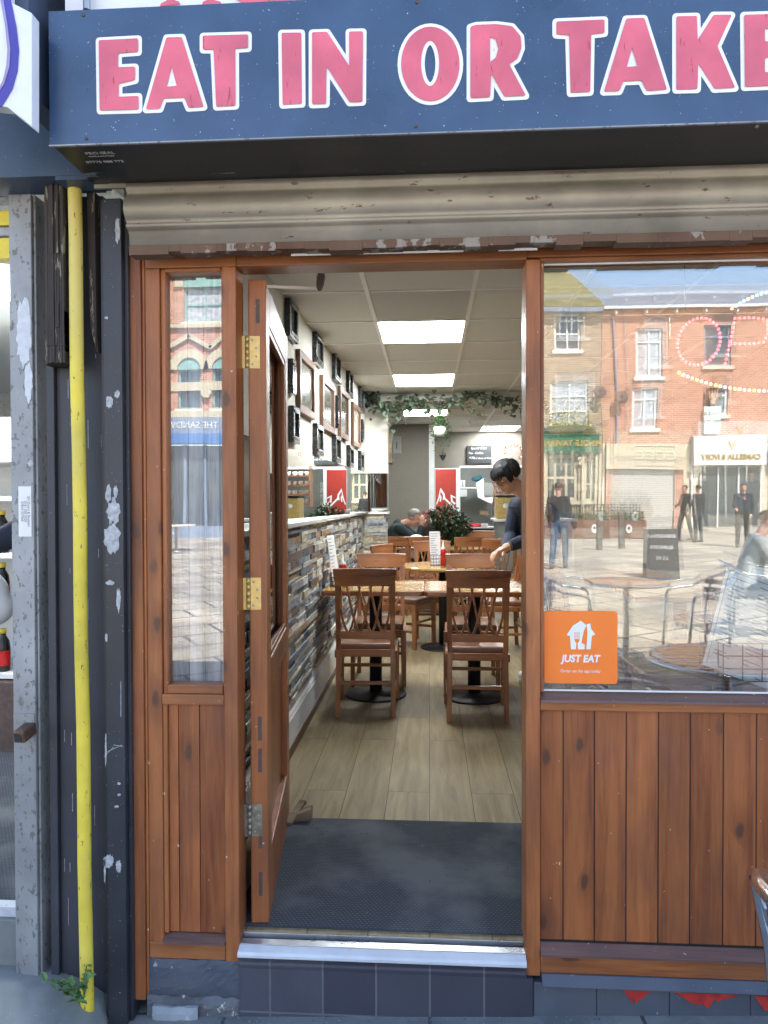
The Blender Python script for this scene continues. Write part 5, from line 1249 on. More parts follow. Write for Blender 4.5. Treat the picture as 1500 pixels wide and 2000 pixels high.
wo, P = person('standing person with short black hair in navy denim bending over the cafe tables', J, 'denim', 'navy_t', 'hair_k', 'skin', 'bob', 1.0, .0065, 'shoe_w', True, brow='hair_k', curl=.9)
m = MB(); wv = J['haR']; dd = (J['haR']-J['elR']).normalized(); m.tube([wv-dd*.012, wv+dd*.006], [.030,.030], 18); m.build('wrist_watch', M['steelw'], wo)
# seated couple
hd = at(809, 1012, D(9.4))
J = dict(head=hd, f=V(.80,-.30,-.50), u=V(.45,-.1,.85), chest=V(hd.x-.22, hd.y+.02, hd.z-.20), pelvis=V(hd.x-.42, hd.y+.03, FZ+.50),
  shL=V(hd.x-.14, hd.y+.17, hd.z-.13), shR=V(hd.x-.18, hd.y-.15, hd.z-.13), elR=V(hd.x+.06, hd.y-.14, FZ+.81), haR=V(hd.x+.09, hd.y-.07, hd.z-.10), elL=V(hd.x+.10, hd.y+.16, FZ+.80), haL=V(hd.x+.25, hd.y+.1, FZ+.80),
  hiR=V(hd.x-.38, hd.y-.07, FZ+.50), hiL=V(hd.x-.38, hd.y+.12, FZ+.50), knR=V(hd.x+.02, hd.y-.1, FZ+.52), knL=V(hd.x+.02, hd.y+.14, FZ+.52), anR=V(hd.x+.02, hd.y-.1, FZ+.08), anL=V(hd.x+.02, hd.y+.14, FZ+.08), ground=FZ, toe=V(1,0,0))
J['hdR'] = V(.1,.1,1)
person('seated person with grey hair in a dark teal jacket, leaning their head on one hand', J, 'teal_j', 'navy_t', 'hair_g', 'skin2', 'short', 1.0, .010, 'shoe', False, brow='hair_g', palm=V(-.3,.8,0))
hd = at(836, 1012, D(9.95))
J = dict(head=hd, f=V(-.60,-.75,-.22), u=V(0,-.1,1), chest=V(hd.x+.12, hd.y+.08, hd.z-.27), pelvis=V(hd.x+.20, hd.y+.14, FZ+.50),
  shL=V(hd.x-.02, hd.y+.20, hd.z-.20), shR=V(hd.x+.20, hd.y-.05, hd.z-.20), elR=V(hd.x+.14, hd.y-.22, FZ+.80), haR=V(hd.x-.06, hd.y-.32, FZ+.80), elL=V(hd.x-.12, hd.y+.1, FZ+.80), haL=V(hd.x-.25, hd.y-.1, FZ+.80),
  hiR=V(hd.x+.24, hd.y+.04, FZ+.50), hiL=V(hd.x+.12, hd.y+.18, FZ+.50), knR=V(hd.x-.02, hd.y-.30, FZ+.50), knL=V(hd.x-.14, hd.y-.1, FZ+.50), anR=V(hd.x-.02, hd.y-.3, FZ+.08), anL=V(hd.x-.14, hd.y-.1, FZ+.08), ground=FZ)
person('seated person with dark red hair and glasses in a mustard top at the back', J, 'yellow_t', 'navy_t', 'hair_r', 'skin2', 'short', .96, .010, 'shoe', True, brow='hair_r')
bag = MB(); p_ = at(813, 1052, D(9.2)); bag.ell(p_, (.09,.07,.055), 14, 9); bag.ell(p_+V(.05,0,-.02), (.07,.06,.045)); tag(remeshed(bag, 'paper_wrap', M['white'], None, .012, 2), 'crumpled white wrap on the table before the grey haired person', 'wrapping')
def standing(label, x, y, rz, top, legs, hair, style='short', sit=False, group=None, shoes='shoe', walk=0, armf=.1, k=1.0):
    g_ = ground(x, y); c_, s_ = math.cos(rz), math.sin(rz)
    def T(a, b, z): return V(x+a*c_-b*s_, y+a*s_+b*c_, g_+z)
    f = V(-s_, c_, 0)
    if not sit:
        J = dict(head=T(0,.03,1.62), f=f+V(0,0,-.08), u=V(0,0,1), chest=T(0,0,1.30), pelvis=T(0,0,.98), ground=g_, toe=f)
        for n_, q in (('L',1),('R',-1)):
            J['sh'+n_] = T(-.155*q,0,1.41); J['el'+n_] = T(-.205*q,-.04+armf*.5*(1+q*.8),1.14); J['ha'+n_] = T(-.17*q,.06+armf*(1+1.2*q),.92+armf*(.6+.8*q))
            J['hi'+n_] = T(-.09*q,0,.92); J['kn'+n_] = T(-.10*q,.03+walk*q,.50); J['an'+n_] = T(-.11*q,-.02+walk*1.5*q,.09)
    else:
        J = dict(head=T(0,.10,1.22), f=f+V(0,0,-.25), u=V(0,0,1), chest=T(0,.0,.92), pelvis=T(0,-.10,.54), ground=g_, toe=f)
        for n_, q in (('L',1),('R',-1)):
            J['sh'+n_] = T(-.19*q,.0,1.02); J['el'+n_] = T(-.26*q,.12,.80); J['ha'+n_] = T(-.10*q,.34,.82)
            J['hi'+n_] = T(-.09*q,-.06,.52); J['kn'+n_] = T(-.12*q,.36,.52); J['an'+n_] = T(-.12*q,.38,.09)
    return person(label, J, top, legs, hair, 'skin2', style, k, .014, shoes, False, group)

# ------------------------------------------------------------------ the square behind the camera, seen in the glass
M['br_red'] = bricks('red_brick', (.32,.105,.063), (.54,.23,.13), (.66,.58,.48), bump=.003, var=.25)
M['br_brown'] = bricks('brown_brick', (.17,.095,.058), (.40,.28,.17), (.66,.60,.50), bump=.003, var=.35)
M['cream'] = plain('cream_render', (.47,.42,.30), .7, var=.05, scale=2); M['stonew'] = plain('pale_stone', (.62,.56,.44), .8, var=.1, scale=5)
M['white_p'] = plain('white_joinery', (.68,.68,.66), .45, var=.04); M['dkglass'] = plain('dark_window_glass', (.05,.065,.075), .06, var=.3, scale=3, coat=1)
M['curtain'] = plain('net_curtain_glass', (.38,.40,.42), .2, var=.35, scale=9, coat=.8)
M['slate'] = bricks('slate_roof', (.20,.24,.30), (.26,.30,.36), (.12,.14,.17), .3, .2, .012, 'XZ', .6, .3)
M['moss'] = bricks('mossy_roof_tile', (.24,.22,.10), (.32,.28,.14), (.10,.09,.05), .25, .18, .014, 'XZ', .9, .4)
M['green_f'] = plain('pub_green', (.02,.12,.06), .4); M['gold'] = plain('gold_letters', (.42,.29,.06), .4, .2); M['tealframe'] = plain('teal_frame', (.20,.36,.33), .5)
M['rib'] = bricks('roller_shutter_slats', (.46,.44,.39), (.50,.48,.43), (.22,.21,.19), 30, .085, .012, 'XZ', .5, .05, .006)
M['bluef'] = plain('blue_fascia', (.06,.16,.38), .4); M['greyf'] = plain('grey_fascia', (.20,.25,.33), .4)
def facade(name, par, mat, x0, x1, z0, z1, y, holes, th=.25, dep=8):
    """front wall facing +Y at y, with real openings; holes = (x0,x1,z0,z1)"""
    xs_ = sorted({x0, x1, *[h[0] for h in holes], *[h[1] for h in holes]}); zs_ = sorted({z0, z1, *[h[2] for h in holes], *[h[3] for h in holes]})
    m_ = MB()
    for i in range(len(xs_)-1):
        for j in range(len(zs_)-1):
            cx, cz = (xs_[i]+xs_[i+1])/2, (zs_[j]+zs_[j+1])/2
            if any(h[0] < cx < h[1] and h[2] < cz < h[3] for h in holes): continue
            m_.add([(xs_[i],y,zs_[j]),(xs_[i+1],y,zs_[j]),(xs_[i+1],y,zs_[j+1]),(xs_[i],y,zs_[j+1])], [(0,1,2,3)])
    for h in holes:
        a, b, c__, d = h; yy = y-th
        m_.add([(a,y,c__),(a,yy,c__),(a,yy,d),(a,y,d),(b,y,c__),(b,yy,c__),(b,yy,d),(b,y,d)], [(0,1,2,3),(4,5,6,7),(3,2,6,7),(0,1,5,4)])
    for xx_ in (x0, x1): m_.add([(xx_,y,z0),(xx_,y-dep,z0),(xx_,y-dep,z1),(xx_,y,z1)], [(0,1,2,3)])
    return m_.build(name, mat, par)
def window(par, x0, x1, z0, z1, y, mx=(.5,), mz=(.6,), fr_=.06, fmat='white_p', pmat='dkglass', sill='white_p', rec=.10):
    m_ = MB(); yf = y-rec
    m_.box(x0, x0+fr_, yf-.05, yf, z0, z1); m_.box(x1-fr_, x1, yf-.05, yf, z0, z1); m_.box(x0+fr_, x1-fr_, yf-.05, yf, z0, z0+fr_); m_.box(x0+fr_, x1-fr_, yf-.05, yf, z1-fr_, z1)
    for u in mx: xx_ = x0+(x1-x0)*u; m_.box(xx_-fr_*.35, xx_+fr_*.35, yf-.045, yf-.004, z0+fr_, z1-fr_)
    for u in mz: zz = z0+(z1-z0)*u; m_.box(x0+fr_, x1-fr_, yf-.043, yf-.006, zz-fr_*.35, zz+fr_*.35)
    w_ = m_.build('window', M[fmat], par); m_ = MB(); m_.box(x0+.01, x1-.01, yf-.08, yf-.06, z0+.01, z1-.01); m_.build('pane', M[pmat], w_)
    if sill: m_ = MB(); m_.box(x0-.1, x1+.1, y-.1, y+.09, z0-.14, z0-.001); m_.build('sill', M[sill], w_)
    return w_
DF = 30.0
YF = rf(1200, 800, DF).y
def fx(px): return rf(px, 800, DF).x
def fz(py): return rf(1250, py, DF).z
GB = ground(6, YF)
# brown brick pub
pb = thing('pub', 'brown brick pub with green gilt fascia, flower box and mossy roof across the square', 'building')
px0, px1 = fx(1020), fx(1176)
H = [(fx(1080), fx(1132), fz(682), fz(610)), (fx(1072), fx(1150), fz(832), fz(742)), (fx(1064), fx(1128), fz(975), fz(886)), (fx(1140), fx(1158), fz(975), fz(895))]
facade('wall', pb, M['br_brown'], px0-4, px1, GB-.3, fz(600), YF, H)
window(pb, *H[0], YF, (.5,), (.45,), .09); window(pb, *H[1], YF, (.5,), (.33,.66), .09, pmat='curtain', sill=None); window(pb, *H[2], YF, (.33,.66), (.5,), .14, 'cream', sill='cream'); window(pb, *H[3], YF, (), (.4,), .1, 'cream', sill='cream')
m = MB(); m.prism([(px0-4,fz(602)),(px1+.15,fz(602)),(px1-.1,fz(590)),(px0+1.2,fz(505)),(px0-4,fz(470))], YF+.3, YF-.1); m.add([(px0-4,YF+.32,fz(602)),(px1+.15,YF+.32,fz(602)),(px1-.1,YF-6,fz(500)),(px0-4,YF-6,fz(440))], [(0,1,2,3)]); m.build('roof', M['moss'], pb)
m = MB(); m.box(px0-4, px1, YF+.001, YF+.36, fz(602)-.18, fz(602)-.002); m.build('eaves', M['greyf'], pb)
m = MB(); m.box(px0-1.5, fx(1168), YF+.02, YF+.18, fz(881), fz(851)); gf = m.build('fascia', M['green_f'], pb)
m = MB(); m.box(px0-1.5, fx(1170), YF+.02, YF+.26, fz(850), fz(847)); m.box(px0-1.5, fx(1170), YF+.02, YF+.22, fz(884), fz(881.5)); m.build('fascia_moulding', M['green_f'], pb)
text('PENDLE TAVERN', .30, Matrix.Translation((fx(1116), YF+.19, fz(866))) @ BACKF, M['gold'], gf, ext=.01, bold=.01)
m = MB()
for x_ in (1061, 1134, 1160, 1168): m.box(fx(x_), fx(x_+5), YF+.01, YF+.12, GB, fz(884))
m.build('pilaster', M['cream'], pb)
m = MB(); cx_, cz_ = (H[2][0]+H[2][1])/2, fz(905)
pts = [(cx_+(H[2][1]-cx_)*1.12*math.cos(R(a_)), YF+.03, cz_+ .62*math.sin(R(a_))) for a_ in range(0,181,15)]
for a_, b_ in zip(pts, pts[1:]): m.bar(a_, b_, .14, .14, up=(0,1,0), ex=.02)
m.build('arched_window_head', M['cream'], pb)
fbx = thing('flower_box', 'long window box of yellow green flowers below the pub upper window', 'flower box', (0,0,0))
m = MB(); m.box(fx(1064), fx(1160), YF+.02, YF+.32, fz(845), fz(836)); m.build('trough', M['rot'], fbx)
M['flower'] = plain('yellow_flowers', (.55,.50,.10), .7, var=.5, scale=9); m = MB(2); r_ = random.Random(5)
for k in range(330): leaf(m, (r_.uniform(fx(1068), fx(1156)), YF+.2+r_.gauss(0,.06), fz(836)+abs(r_.gauss(.05,.16))*(1.2+math.sin(k))), (r_.gauss(0,1),r_.gauss(0,1),r_.gauss(.3,.5)), .14, .07)
m.build('flowers', M['flower'], fbx)
# red brick terrace, turned a little
rb = thing('red_brick_terrace', 'red brick terrace with white windows, slate roof and cream shopfronts across the square', 'building')
rx0, rx1 = px1+.02, fx(1900)
W_ = [(1243,1293,738,640),(1374,1424,718,636),(1237,1285,836,758),(1376,1418,812,760),(1530,1590,738,645),(1530,1590,836,758),(1700,1760,738,645),(1700,1760,836,758)]
H = [(fx(a), fx(b), fz(c__), fz(d)) for a, b, c__, d in W_]
facade('wall', rb, M['br_red'], rx0, rx1, fz(866), fz(600), YF, H)
for k, h in enumerate(H): window(rb, *h, YF, (.5,) if k != 1 else (), (.72,), .09, 'white_p' if k != 1 else 'greyf', 'curtain' if k not in (1,3) else 'dkglass', 'white_p' if k not in (1,3) else 'stonew')
m = MB(); m.add([(rx0,YF+.25,fz(600)+.05),(rx1,YF+.25,fz(600)+.05),(rx1,YF-5.5,11.75),(rx0,YF-5.5,11.75)], [(0,1,2,3)]); m.build('roof', M['slate'], rb)
m = MB(); m.box(rx0, rx1, YF+.24, YF+.38, fz(606), fz(601)); m.build('gutter', M['white_p'], rb)
m = MB()
for k in range(16): x_ = rx0+.5+1.15*k; m.box(x_, x_+.07, YF+.002, YF+.30, fz(614), fz(607))
m.build('gutter_bracket', M['white_p'], rb)
m = MB(); m.tube([(fx(1199), YF+.08, fz(612)), (fx(1207), YF+.08, fz(760)), (fx(1207), YF+.08, fz(864))], .05, 8); m.build('downpipe', M['greyf'], rb)
m = MB(); m.box(rx0, rx1, YF-.3, YF-.0, GB-.3, fz(866)-.001); m.build('shopfront_base', M['stonew'], rb)
m = MB(); m.box(fx(1182), fx(1332), YF+.01, YF+.25, fz(916), fz(867)); cf = m.build('cream_fascia', M['cream'], rb)
for x_ in (1259, 1296):
    p_ = V(fx(x_), YF+.27, fz(890)); text('CC', .52, Matrix.Translation(p_) @ BACKF, M['stonew'], cf, ext=.005, bold=.012)
    m = MB(); s_ = .33
    for a_, b_ in (((-s_,-s_*1.2),(s_,-s_*1.2)),((s_,-s_*1.2),(s_,s_*1.2)),((s_,s_*1.2),(-s_,s_*1.2)),((-s_,s_*1.2),(-s_,-s_*1.2))): m.bar(p_+V(a_[0],0,a_[1]), p_+V(b_[0],0,b_[1]), .02, .02, up=(0,1,0))
    m.build('logo_frame', M['stonew'], cf)
m = MB(); m.box(fx(1195), fx(1310), YF+.03, YF+.06, GB-.1, fz(918)); m.build('roller_shutter', M['rib'], rb)
m = MB(); m.box(fx(1183), fx(1194), YF+.02, YF+.10, GB-.1, fz(918)); m.box(fx(1312), fx(1330), YF+.02, YF+.10, GB-.1, fz(918)); m.build('shop_pilaster', M['br_red'], rb)
m = MB(); m.box(fx(1345), fx(1488), YF+.02, YF+.40, fz(908), fz(852)); wf2 = m.build('white_fascia', M['white_p'], rb)
text('CAMELLIA & IVORY', .27, Matrix.Translation((fx(1418), YF+.41, fz(893))) @ BACKF, M['gold'], wf2, ext=.005, bold=.012)
text('V', .5, Matrix.Translation((fx(1422), YF+.41, fz(872))) @ BACKF, M['gold'], wf2, ext=.005, bold=.012)
m = MB(); m.box(fx(1366), fx(1480), YF+.03, YF+.06, GB+.1, fz(912)); sg2 = m.build('shop_window', M['dkglass'], rb)
m = MB()
for x_ in (1345, 1363, 1400, 1440, 1482): m.box(fx(x_), fx(x_+3), YF+.061, YF+.12, GB, fz(911))
m.build('mullion', M['white_p'], rb)
m = MB(); m.box(fx(1500), rx1, YF+.02, YF+.3, fz(910), fz(865)); m.build('plain_fascia', M['bluef'], rb)
m = MB(); m.box(fx(1500), rx1-.3, YF+.03, YF+.06, GB+.3, fz(913)); m.build('shop_window', M['dkglass'], rb)
sn = thing('nail_bar_sign', 'white hanging board reading NAILS & BEAUTY with an orange hand picture above it', 'sign')
m = MB(); m.box(fx(1370), fx(1402), YF+.12, YF+.18, fz(846), fz(796)); b_ = m.build('board', M['white_p'], sn)
text('NAILS &', .19, Matrix.Translation((fx(1386), YF+.19, fz(809))) @ BACKF, M['tealframe'], b_, ext=.004, bold=.006); text('BEAUTY', .19, Matrix.Translation((fx(1386), YF+.19, fz(825))) @ BACKF, M['tealframe'], b_, ext=.004, bold=.006)
m = MB(); m.box(fx(1374), fx(1402), YF+.12, YF+.17, fz(794), fz(762)); h_ = m.build('picture_board', M['rot'], sn)
m = MB(); M['hand_o'] = plain('printed_orange_hand', (.55,.25,.12), .6)
for k in range(4): m.bar((fx(1380+k*4), YF+.18, fz(782)), (fx(1379+k*5), YF+.18, fz(768-k)), .05, .01, up=(0,1,0))
m.bar((fx(1384), YF+.18, fz(790)), (fx(1390), YF+.18, fz(780)), .18, .01, up=(0,1,0)); m.build('printed_hand', M['hand_o'], h_)
# satellite dishes
for k, (x_, z_, lab) in enumerate(((1171, 768, 'grey satellite dish at the corner of the pub'), (1212, 778, 'brown satellite dish beside the terrace downpipe'))):
    o = thing('satellite_dish', lab, 'satellite dish', (fx(x_), YF+.3, fz(z_)))
    m = MB(); m.lathe([(0,0),(.12,.015),(.25,.06),(.25,.065),(.12,.02),(0,.005)], n=20, M=Matrix.Rotation(R(-75), 3, 'X')); m.build('dish', M['mortise'], o)
    m = MB(); m.bar((0,-.27,-.12),(0,-.02,-.02),.03,.03); m.bar((0,.02,-.15),(0,.3,.0),.02,.02); m.build('arm', M['mortise'], o)
# hedge planters
def planter(x0, x1, y, lab):
    g_ = ground((x0+x1)/2, y); o = thing('planter', lab, 'planter', (x0, y, g_), 0, 'timber planters on the square')
    m_ = MB(); n_ = 4
    for k in range(n_): m_.box(0, x1-x0, 0, .45, .02+.15*k, .165+.15*k)
    m_.box(-.03, .05, -.02, .47, 0, .64); m_.box(x1-x0-.05, x1-x0+.03, -.02, .47, 0, .64); m_.build('box', wood_p, o)
    p_ = shape(ellp((x1-x0)/2, .34, .10, .15, 20), [ellp((x1-x0)/2, .36, .045, .06, 14)], 'white_emblem', M['white_p'], o, 0, ext=.003); p_.data.transform(Matrix.Translation((0,.475,0)))
    m_ = MB()
    for k in range(int((x1-x0)/.1)+1): m_.box(.1*k, .1*k+.018, -.04, -.025, .6, 1.12)
    for k in range(6): m_.box(0, x1-x0, -.0245, -.01, .62+.1*k, .638+.1*k)
    m_.build('trellis', M['black'], o)
    m_ = MB(9); r__ = random.Random(int(x0*10))
    for k in range(420): leaf(m_, (r__.uniform(0,x1-x0), .22+r__.gauss(0,.1), .62+abs(r__.gauss(0,.14))), (r__.gauss(0,1),r__.gauss(0,1),r__.gauss(.5,.5)), .09, .05)
    m_.build('foliage', M['leaf_l'], o)
wood_p = wood('planter_wood', (.09,.035,.02), (.20,.085,.045), 'X', .6, False)
pyy = rf(1160, 1045, 24).y
pa, pb_, pc, pd = [rf(q, 1045, 24).x for q in (1060, 1125, 1190, 1254)]
planter(pa, pb_-.06, pyy, 'brown timber planter with hedge, nearest the pub door'); planter(pb_, pc-.06, pyy, 'brown timber planter with hedge, middle of the row'); planter(pc, pd, pyy, 'brown timber planter with hedge, at the shutter end of the row')
# bollards, A-board
def bollard(x, y, lab):
    o = thing('bollard', lab, 'bollard', (x, y, ground(x, y)), 0, 'dark bollards on the square')
    m_ = MB(); m_.box(-.07,.07,-.07,.07,0,.9); m_.build('post', M['rot'], o, bevel=.01); m_ = MB(); m_.box(-.078,.078,-.078,.078,.901,.94); m_.build('cap', M['rot'], o, bevel=.01)
for k, (px, d_, lab) in enumerate(((1172, 19, 'square timber bollard before the middle planter'), (1215, 19.5, 'square timber bollard before the end planter'), (1010, 19, 'square timber bollard nearest the pub'))):
    q_ = rf(px, 1060, d_); bollard(q_.x, q_.y, lab)
q_ = rf(1290, 1100, 13.0); gq = ground(q_.x, q_.y)
ab = thing('a_board', 'black folding pavement board lettered in chalk standing on the square', 'sign', (q_.x, q_.y, gq), R(8))
for s_ in (1, -1):
    m = MB(); MM = Matrix.Translation((0, s_*.24, 0)) @ Matrix.Rotation(R(s_*15), 4, 'X'); m.box(-.26,.26,-.012,.012,0,.92, M=MM); pn = m.build('panel', M['black'], ab, bevel=.004)
    if s_ == 1:
        for k, tx in enumerate(('BREAKFAST', 'BURGERS', '£5.95')): text(tx, .085, MM @ Matrix.Translation((0,.014,.78-.2*k)) @ BACKF, M['chalk'], pn, ext=.001)
# cafe tables and aluminium chairs on the pavement
def bistro_table(x, y, lab):
    g_ = ground(x, y); o = thing('bistro_table', lab, 'table', (x, y, g_), 0, 'round outdoor tables')
    m_ = MB(2)
    for k in range(9):
        yy = -.33+.0735*k+.0365; hw_ = math.sqrt(max(.02,.34**2-(yy)**2)); m_.box(-hw_, hw_, yy-.034, yy+.034, .715, .735)
    m_.build('tabletop', M['tedge'], o)
    m_ = MB(); m_.tube([(.355*math.cos(R(a_)), .355*math.sin(R(a_)), .722) for a_ in range(0,361,10)], .014, 10); m_.build('rim', M['steel'], o)
    m_ = MB(); m_.tube([(0,0,.06),(0,0,.70)], .028, 14); m_.build('column', M['steel'], o)
    for k in range(4): a_ = R(45+90*k); m_ = MB(); m_.tube([(0,0,.10),(.15*math.cos(a_),.15*math.sin(a_),.09),(.30*math.cos(a_),.30*math.sin(a_),.015)], .016, 10); m_.build('foot', M['steel'], o)
def make_alu():
    o = thing('aluminium_chair', 'x', 'chair', (0,0,0), 0, 'aluminium cafe chairs')
    m_ = MB()
    arc = [(.27*math.cos(R(a_)), -.03-.25*max(0,math.sin(R(-a_))), .68+.13*max(0,math.sin(R(-a_)))) for a_ in range(0,-181,-6)]
    front = [(.27,.20,.62),(.27,.1,.665)]; frontl = [(-.27,.1,.665),(-.27,.20,.62)]
    m_.tube([(.25,.23,0),(.265,.22,.3),(.272,.20,.60),(.272,.185,.635),(.27,.15,.655),(.27,.1,.668),(.27,.03,.678)] + arc + [(-.27,.03,.678),(-.27,.1,.668),(-.27,.15,.655),(-.272,.185,.635),(-.272,.20,.60),(-.265,.22,.3),(-.25,.23,0)], .0135, 10); m_.build('frame', M['steel'], o)
    for s_ in (-1,1): m_ = MB(); m_.tube([(s_*.23,-.16,0),(s_*.235,-.15,.43),(s_*.235,-.165,.60),(s_*.2,-.215,.76)], .012, 10); m_.build('leg', M['steel'], o)
    m_ = MB()
    for k in range(7): yy = -.2+.065*k; m_.box(-.235,.235,yy,yy+.05,.425-.003*k,.435-.003*k)
    m_.build('seat', M['steel'], o, bevel=.003)
    m_ = MB()
    for k in range(3): pts = [(.225*math.cos(R(a_)), -.05-.2*math.sin(R(-a_))-.01, .58+.075*k) for a_ in range(-20,-161,-14)]; [m_.bar(a_, b_, .004, .045, ex=.002) for a_, b_ in zip(pts, pts[1:])]
    m_.build('back_slat', M['steel'], o)
    return o
alu0 = make_alu(); alu_used = [False]
def alu(x, y, rz, lab):
    l_ = (x, y, ground(x, y))
    if not alu_used[0]: alu_used[0] = True; alu0.location = l_; alu0.rotation_euler = (0,0,R(rz)); alu0['label'] = lab
    else: dup(alu0, l_, R(rz), lab)
T1 = rf(1222, 1155, 6.65); T2 = V(1.42, -1.35, 0)
bistro_table(T1.x, T1.y, 'round slatted table with a metal rim out on the square, reflected in the window')
bistro_table(T2.x, T2.y, 'round slatted table on the pavement close to the shop window')
alu(.872, -.88, -84, 'aluminium armchair just showing its back at the lower right edge')
alu(T1.x+.62, T1.y+.1, 85, 'aluminium armchair right of the reflected round table'); alu(T1.x-.55, T1.y+.15, -80, 'aluminium armchair left of the reflected round table')
alu(2.05, -1.5, 80, 'aluminium armchair on the far side of the pavement table'); alu(.62, -3.9, 200, 'aluminium armchair alone between the pavement and the reflected table')
q_ = rf(1478, 1060, 7.9); standing('seated person in a pale grey jacket out on the square, seen in the window', q_.x, q_.y, R(-75), 'greyj', 'navy_t', 'hair_b', sit=True)
alu(q_.x-.08, q_.y, -75, 'aluminium armchair carrying the person in the pale grey jacket')
q_ = rf(1090, 1090, 14.5); standing('person in blue jeans and dark top with a shoulder bag walking past the planters', q_.x, q_.y, R(200), 'blackc', 'jeans', 'hair_b', walk=.08)
m = MB(); m.ell((q_.x+.30, q_.y+.02, ground(q_.x, q_.y)+.95), (.06,.15,.16), 14, 9); tag(m.build('shoulder_bag', M['navy_t']), 'dark shoulder bag carried by the person in jeans', 'bag')
q_ = rf(1335, 1010, 23); standing('person in black walking before the cream shutter', q_.x, q_.y, R(70), 'blackc', 'blackc', 'hair_k', walk=.10)
q_ = rf(1362, 1010, 22); standing('person in a dark coat standing beside the white shopfront', q_.x, q_.y, R(160), 'blackc', 'navy_t', 'hair_b')
q_ = rf(1452, 1010, 20); standing('person in dark clothes outside the glass shopfront', q_.x, q_.y, R(20), 'navy_t', 'blackc', 'hair_b', walk=.05)

# Victorian corner building seen in the sidelight
DV = 26.0; YV = rf(370, 700, DV).y
def vx(px): return rf(px, 700, DV).x
def vz(py): return rf(375, py, DV).z
vb = thing('corner_building', 'red Victorian brick building with cream arched windows and a blue shop fascia', 'building')
H = [(vx(358), vx(440), vz(628), vz(560)), (vx(345), vx(392), vz(800), vz(722)), (vx(416), vx(463), vz(800), vz(722)), (vx(262), vx(309), vz(800), vz(722)), (vx(200), vx(250), vz(800), vz(722)), (vx(235), vx(300), vz(628), vz(560))]
facade('wall', vb, M['br_red'], vx(120), vx(640), vz(818), vz(470), YV, H)
for h in H: window(vb, *h, YV, (.5,) if h[1]-h[0] > 1 else (), (.5,), .07, 'tealframe', 'curtain' if h is H[0] else 'dkglass', 'stonew')
def arch(h, name='arch_surround', w_=.32, out_=.10):
    cx_ = (h[0]+h[1])/2; rr_ = (h[1]-h[0])/2; m_ = MB(); n_ = 12
    for k in range(n_):
        a0, a1 = math.pi*k/n_, math.pi*(k+1)/n_
        q = [(cx_+(rr_*1.0)*math.cos(a_), h[3]-.02+(rr_*1.0)*math.sin(a_)) for a_ in (a0, a1)]; q2 = [(cx_+(rr_+w_)*math.cos(a_), h[3]-.02+(rr_+w_)*math.sin(a_)) for a_ in (a1, a0)]
        m_.prism(q+q2, YV+.003, YV+out_)
    m_.build(name, M['cream'], vb)
    m_ = MB(); m_.prism([(cx_+rr_*.99*math.cos(math.pi*k/16), h[3]-.02+rr_*.99*math.sin(math.pi*k/16)) for k in range(17)], YV+.002, YV+.03); m_.build('arch_light', M['tealframe'], vb)
for h in H: arch(h)
m = MB(); m.box(vx(120), vx(640), YV+.002, YV+.14, vz(640), vz(633)); m.box(vx(120), vx(640), YV+.002, YV+.2, vz(817), vz(805)); m.box(vx(120), vx(640), YV+.002, YV+.06, vz(765), vz(748))
zz_ = [(vx(225),vz(680)),(vx(272),vz(655)),(vx(325),vz(680)),(vx(368),vz(655)),(vx(412),vz(680)),(vx(440),vz(655)),(vx(490),vz(680))]
for a_, b_ in zip(zz_, zz_[1:]): m.bar((a_[0],YV+.07,a_[1]),(b_[0],YV+.07,b_[1]),.16,.12,up=(0,1,0),ex=.03)
m.build('string_course', M['cream'], vb)
m = MB(); m.box(vx(120), vx(640), YV+.02, YV+.3, vz(848), vz(818)); vf = m.build('grey_fascia', M['greyf'], vb)
m = MB(); m.box(vx(120), vx(640), YV+.02, YV+.5, vz(868), vz(849)); vf2 = m.build('blue_fascia', M['bluef'], vb)
text('THE SANDWICH SHOP', .34, Matrix.Translation((vx(340), YV+.32, vz(833))) @ BACKF, M['white_p'], vf, ext=.004)
m = MB(); m.box(vx(120), vx(640), YV-.05, YV+.02, GB-.3, vz(870)); m.build('shop_glazing', M['dkglass'], vb)
m = MB()
for k in range(14): x_ = vx(120)+(vx(640)-vx(120))*k/13; m.box(x_, x_+.10, YV+.021, YV+.10, GB-.3, vz(869))
m.box(vx(120), vx(640), YV+.021, YV+.09, GB-.3, GB+.25); m.build('shopfront_frame', M['greyf'], vb)
al = MB(); q_ = V(vx(405), YV+.06, vz(769)); al.prism([(q_.x+.22*math.cos(R(60*k)), q_.z+.22*math.sin(R(60*k))) for k in range(6)], YV+.061, YV+.16); tag(al.build('alarm_box', M['cream']), 'hexagonal pale alarm box between the arched windows', 'alarm box')
pic = thing('picnic_table', 'pale cafe table standing before the blue fascia shop', 'table', (rf(345,1010,20).x, rf(345,1010,20).y, ground(-4, rf(345,1010,20).y)))
m = MB(); m.lathe([(0,.72),(.5,.72),(.5,.75),(0,.75)], n=28, smooth=False); m.build('tabletop', M['stonew'], pic); m = MB(); m.lathe([(0,0),(.25,0),(.25,.03),(.04,.05),(.04,.719),(0,.719)], n=20); m.build('pedestal', M['steel'], pic)

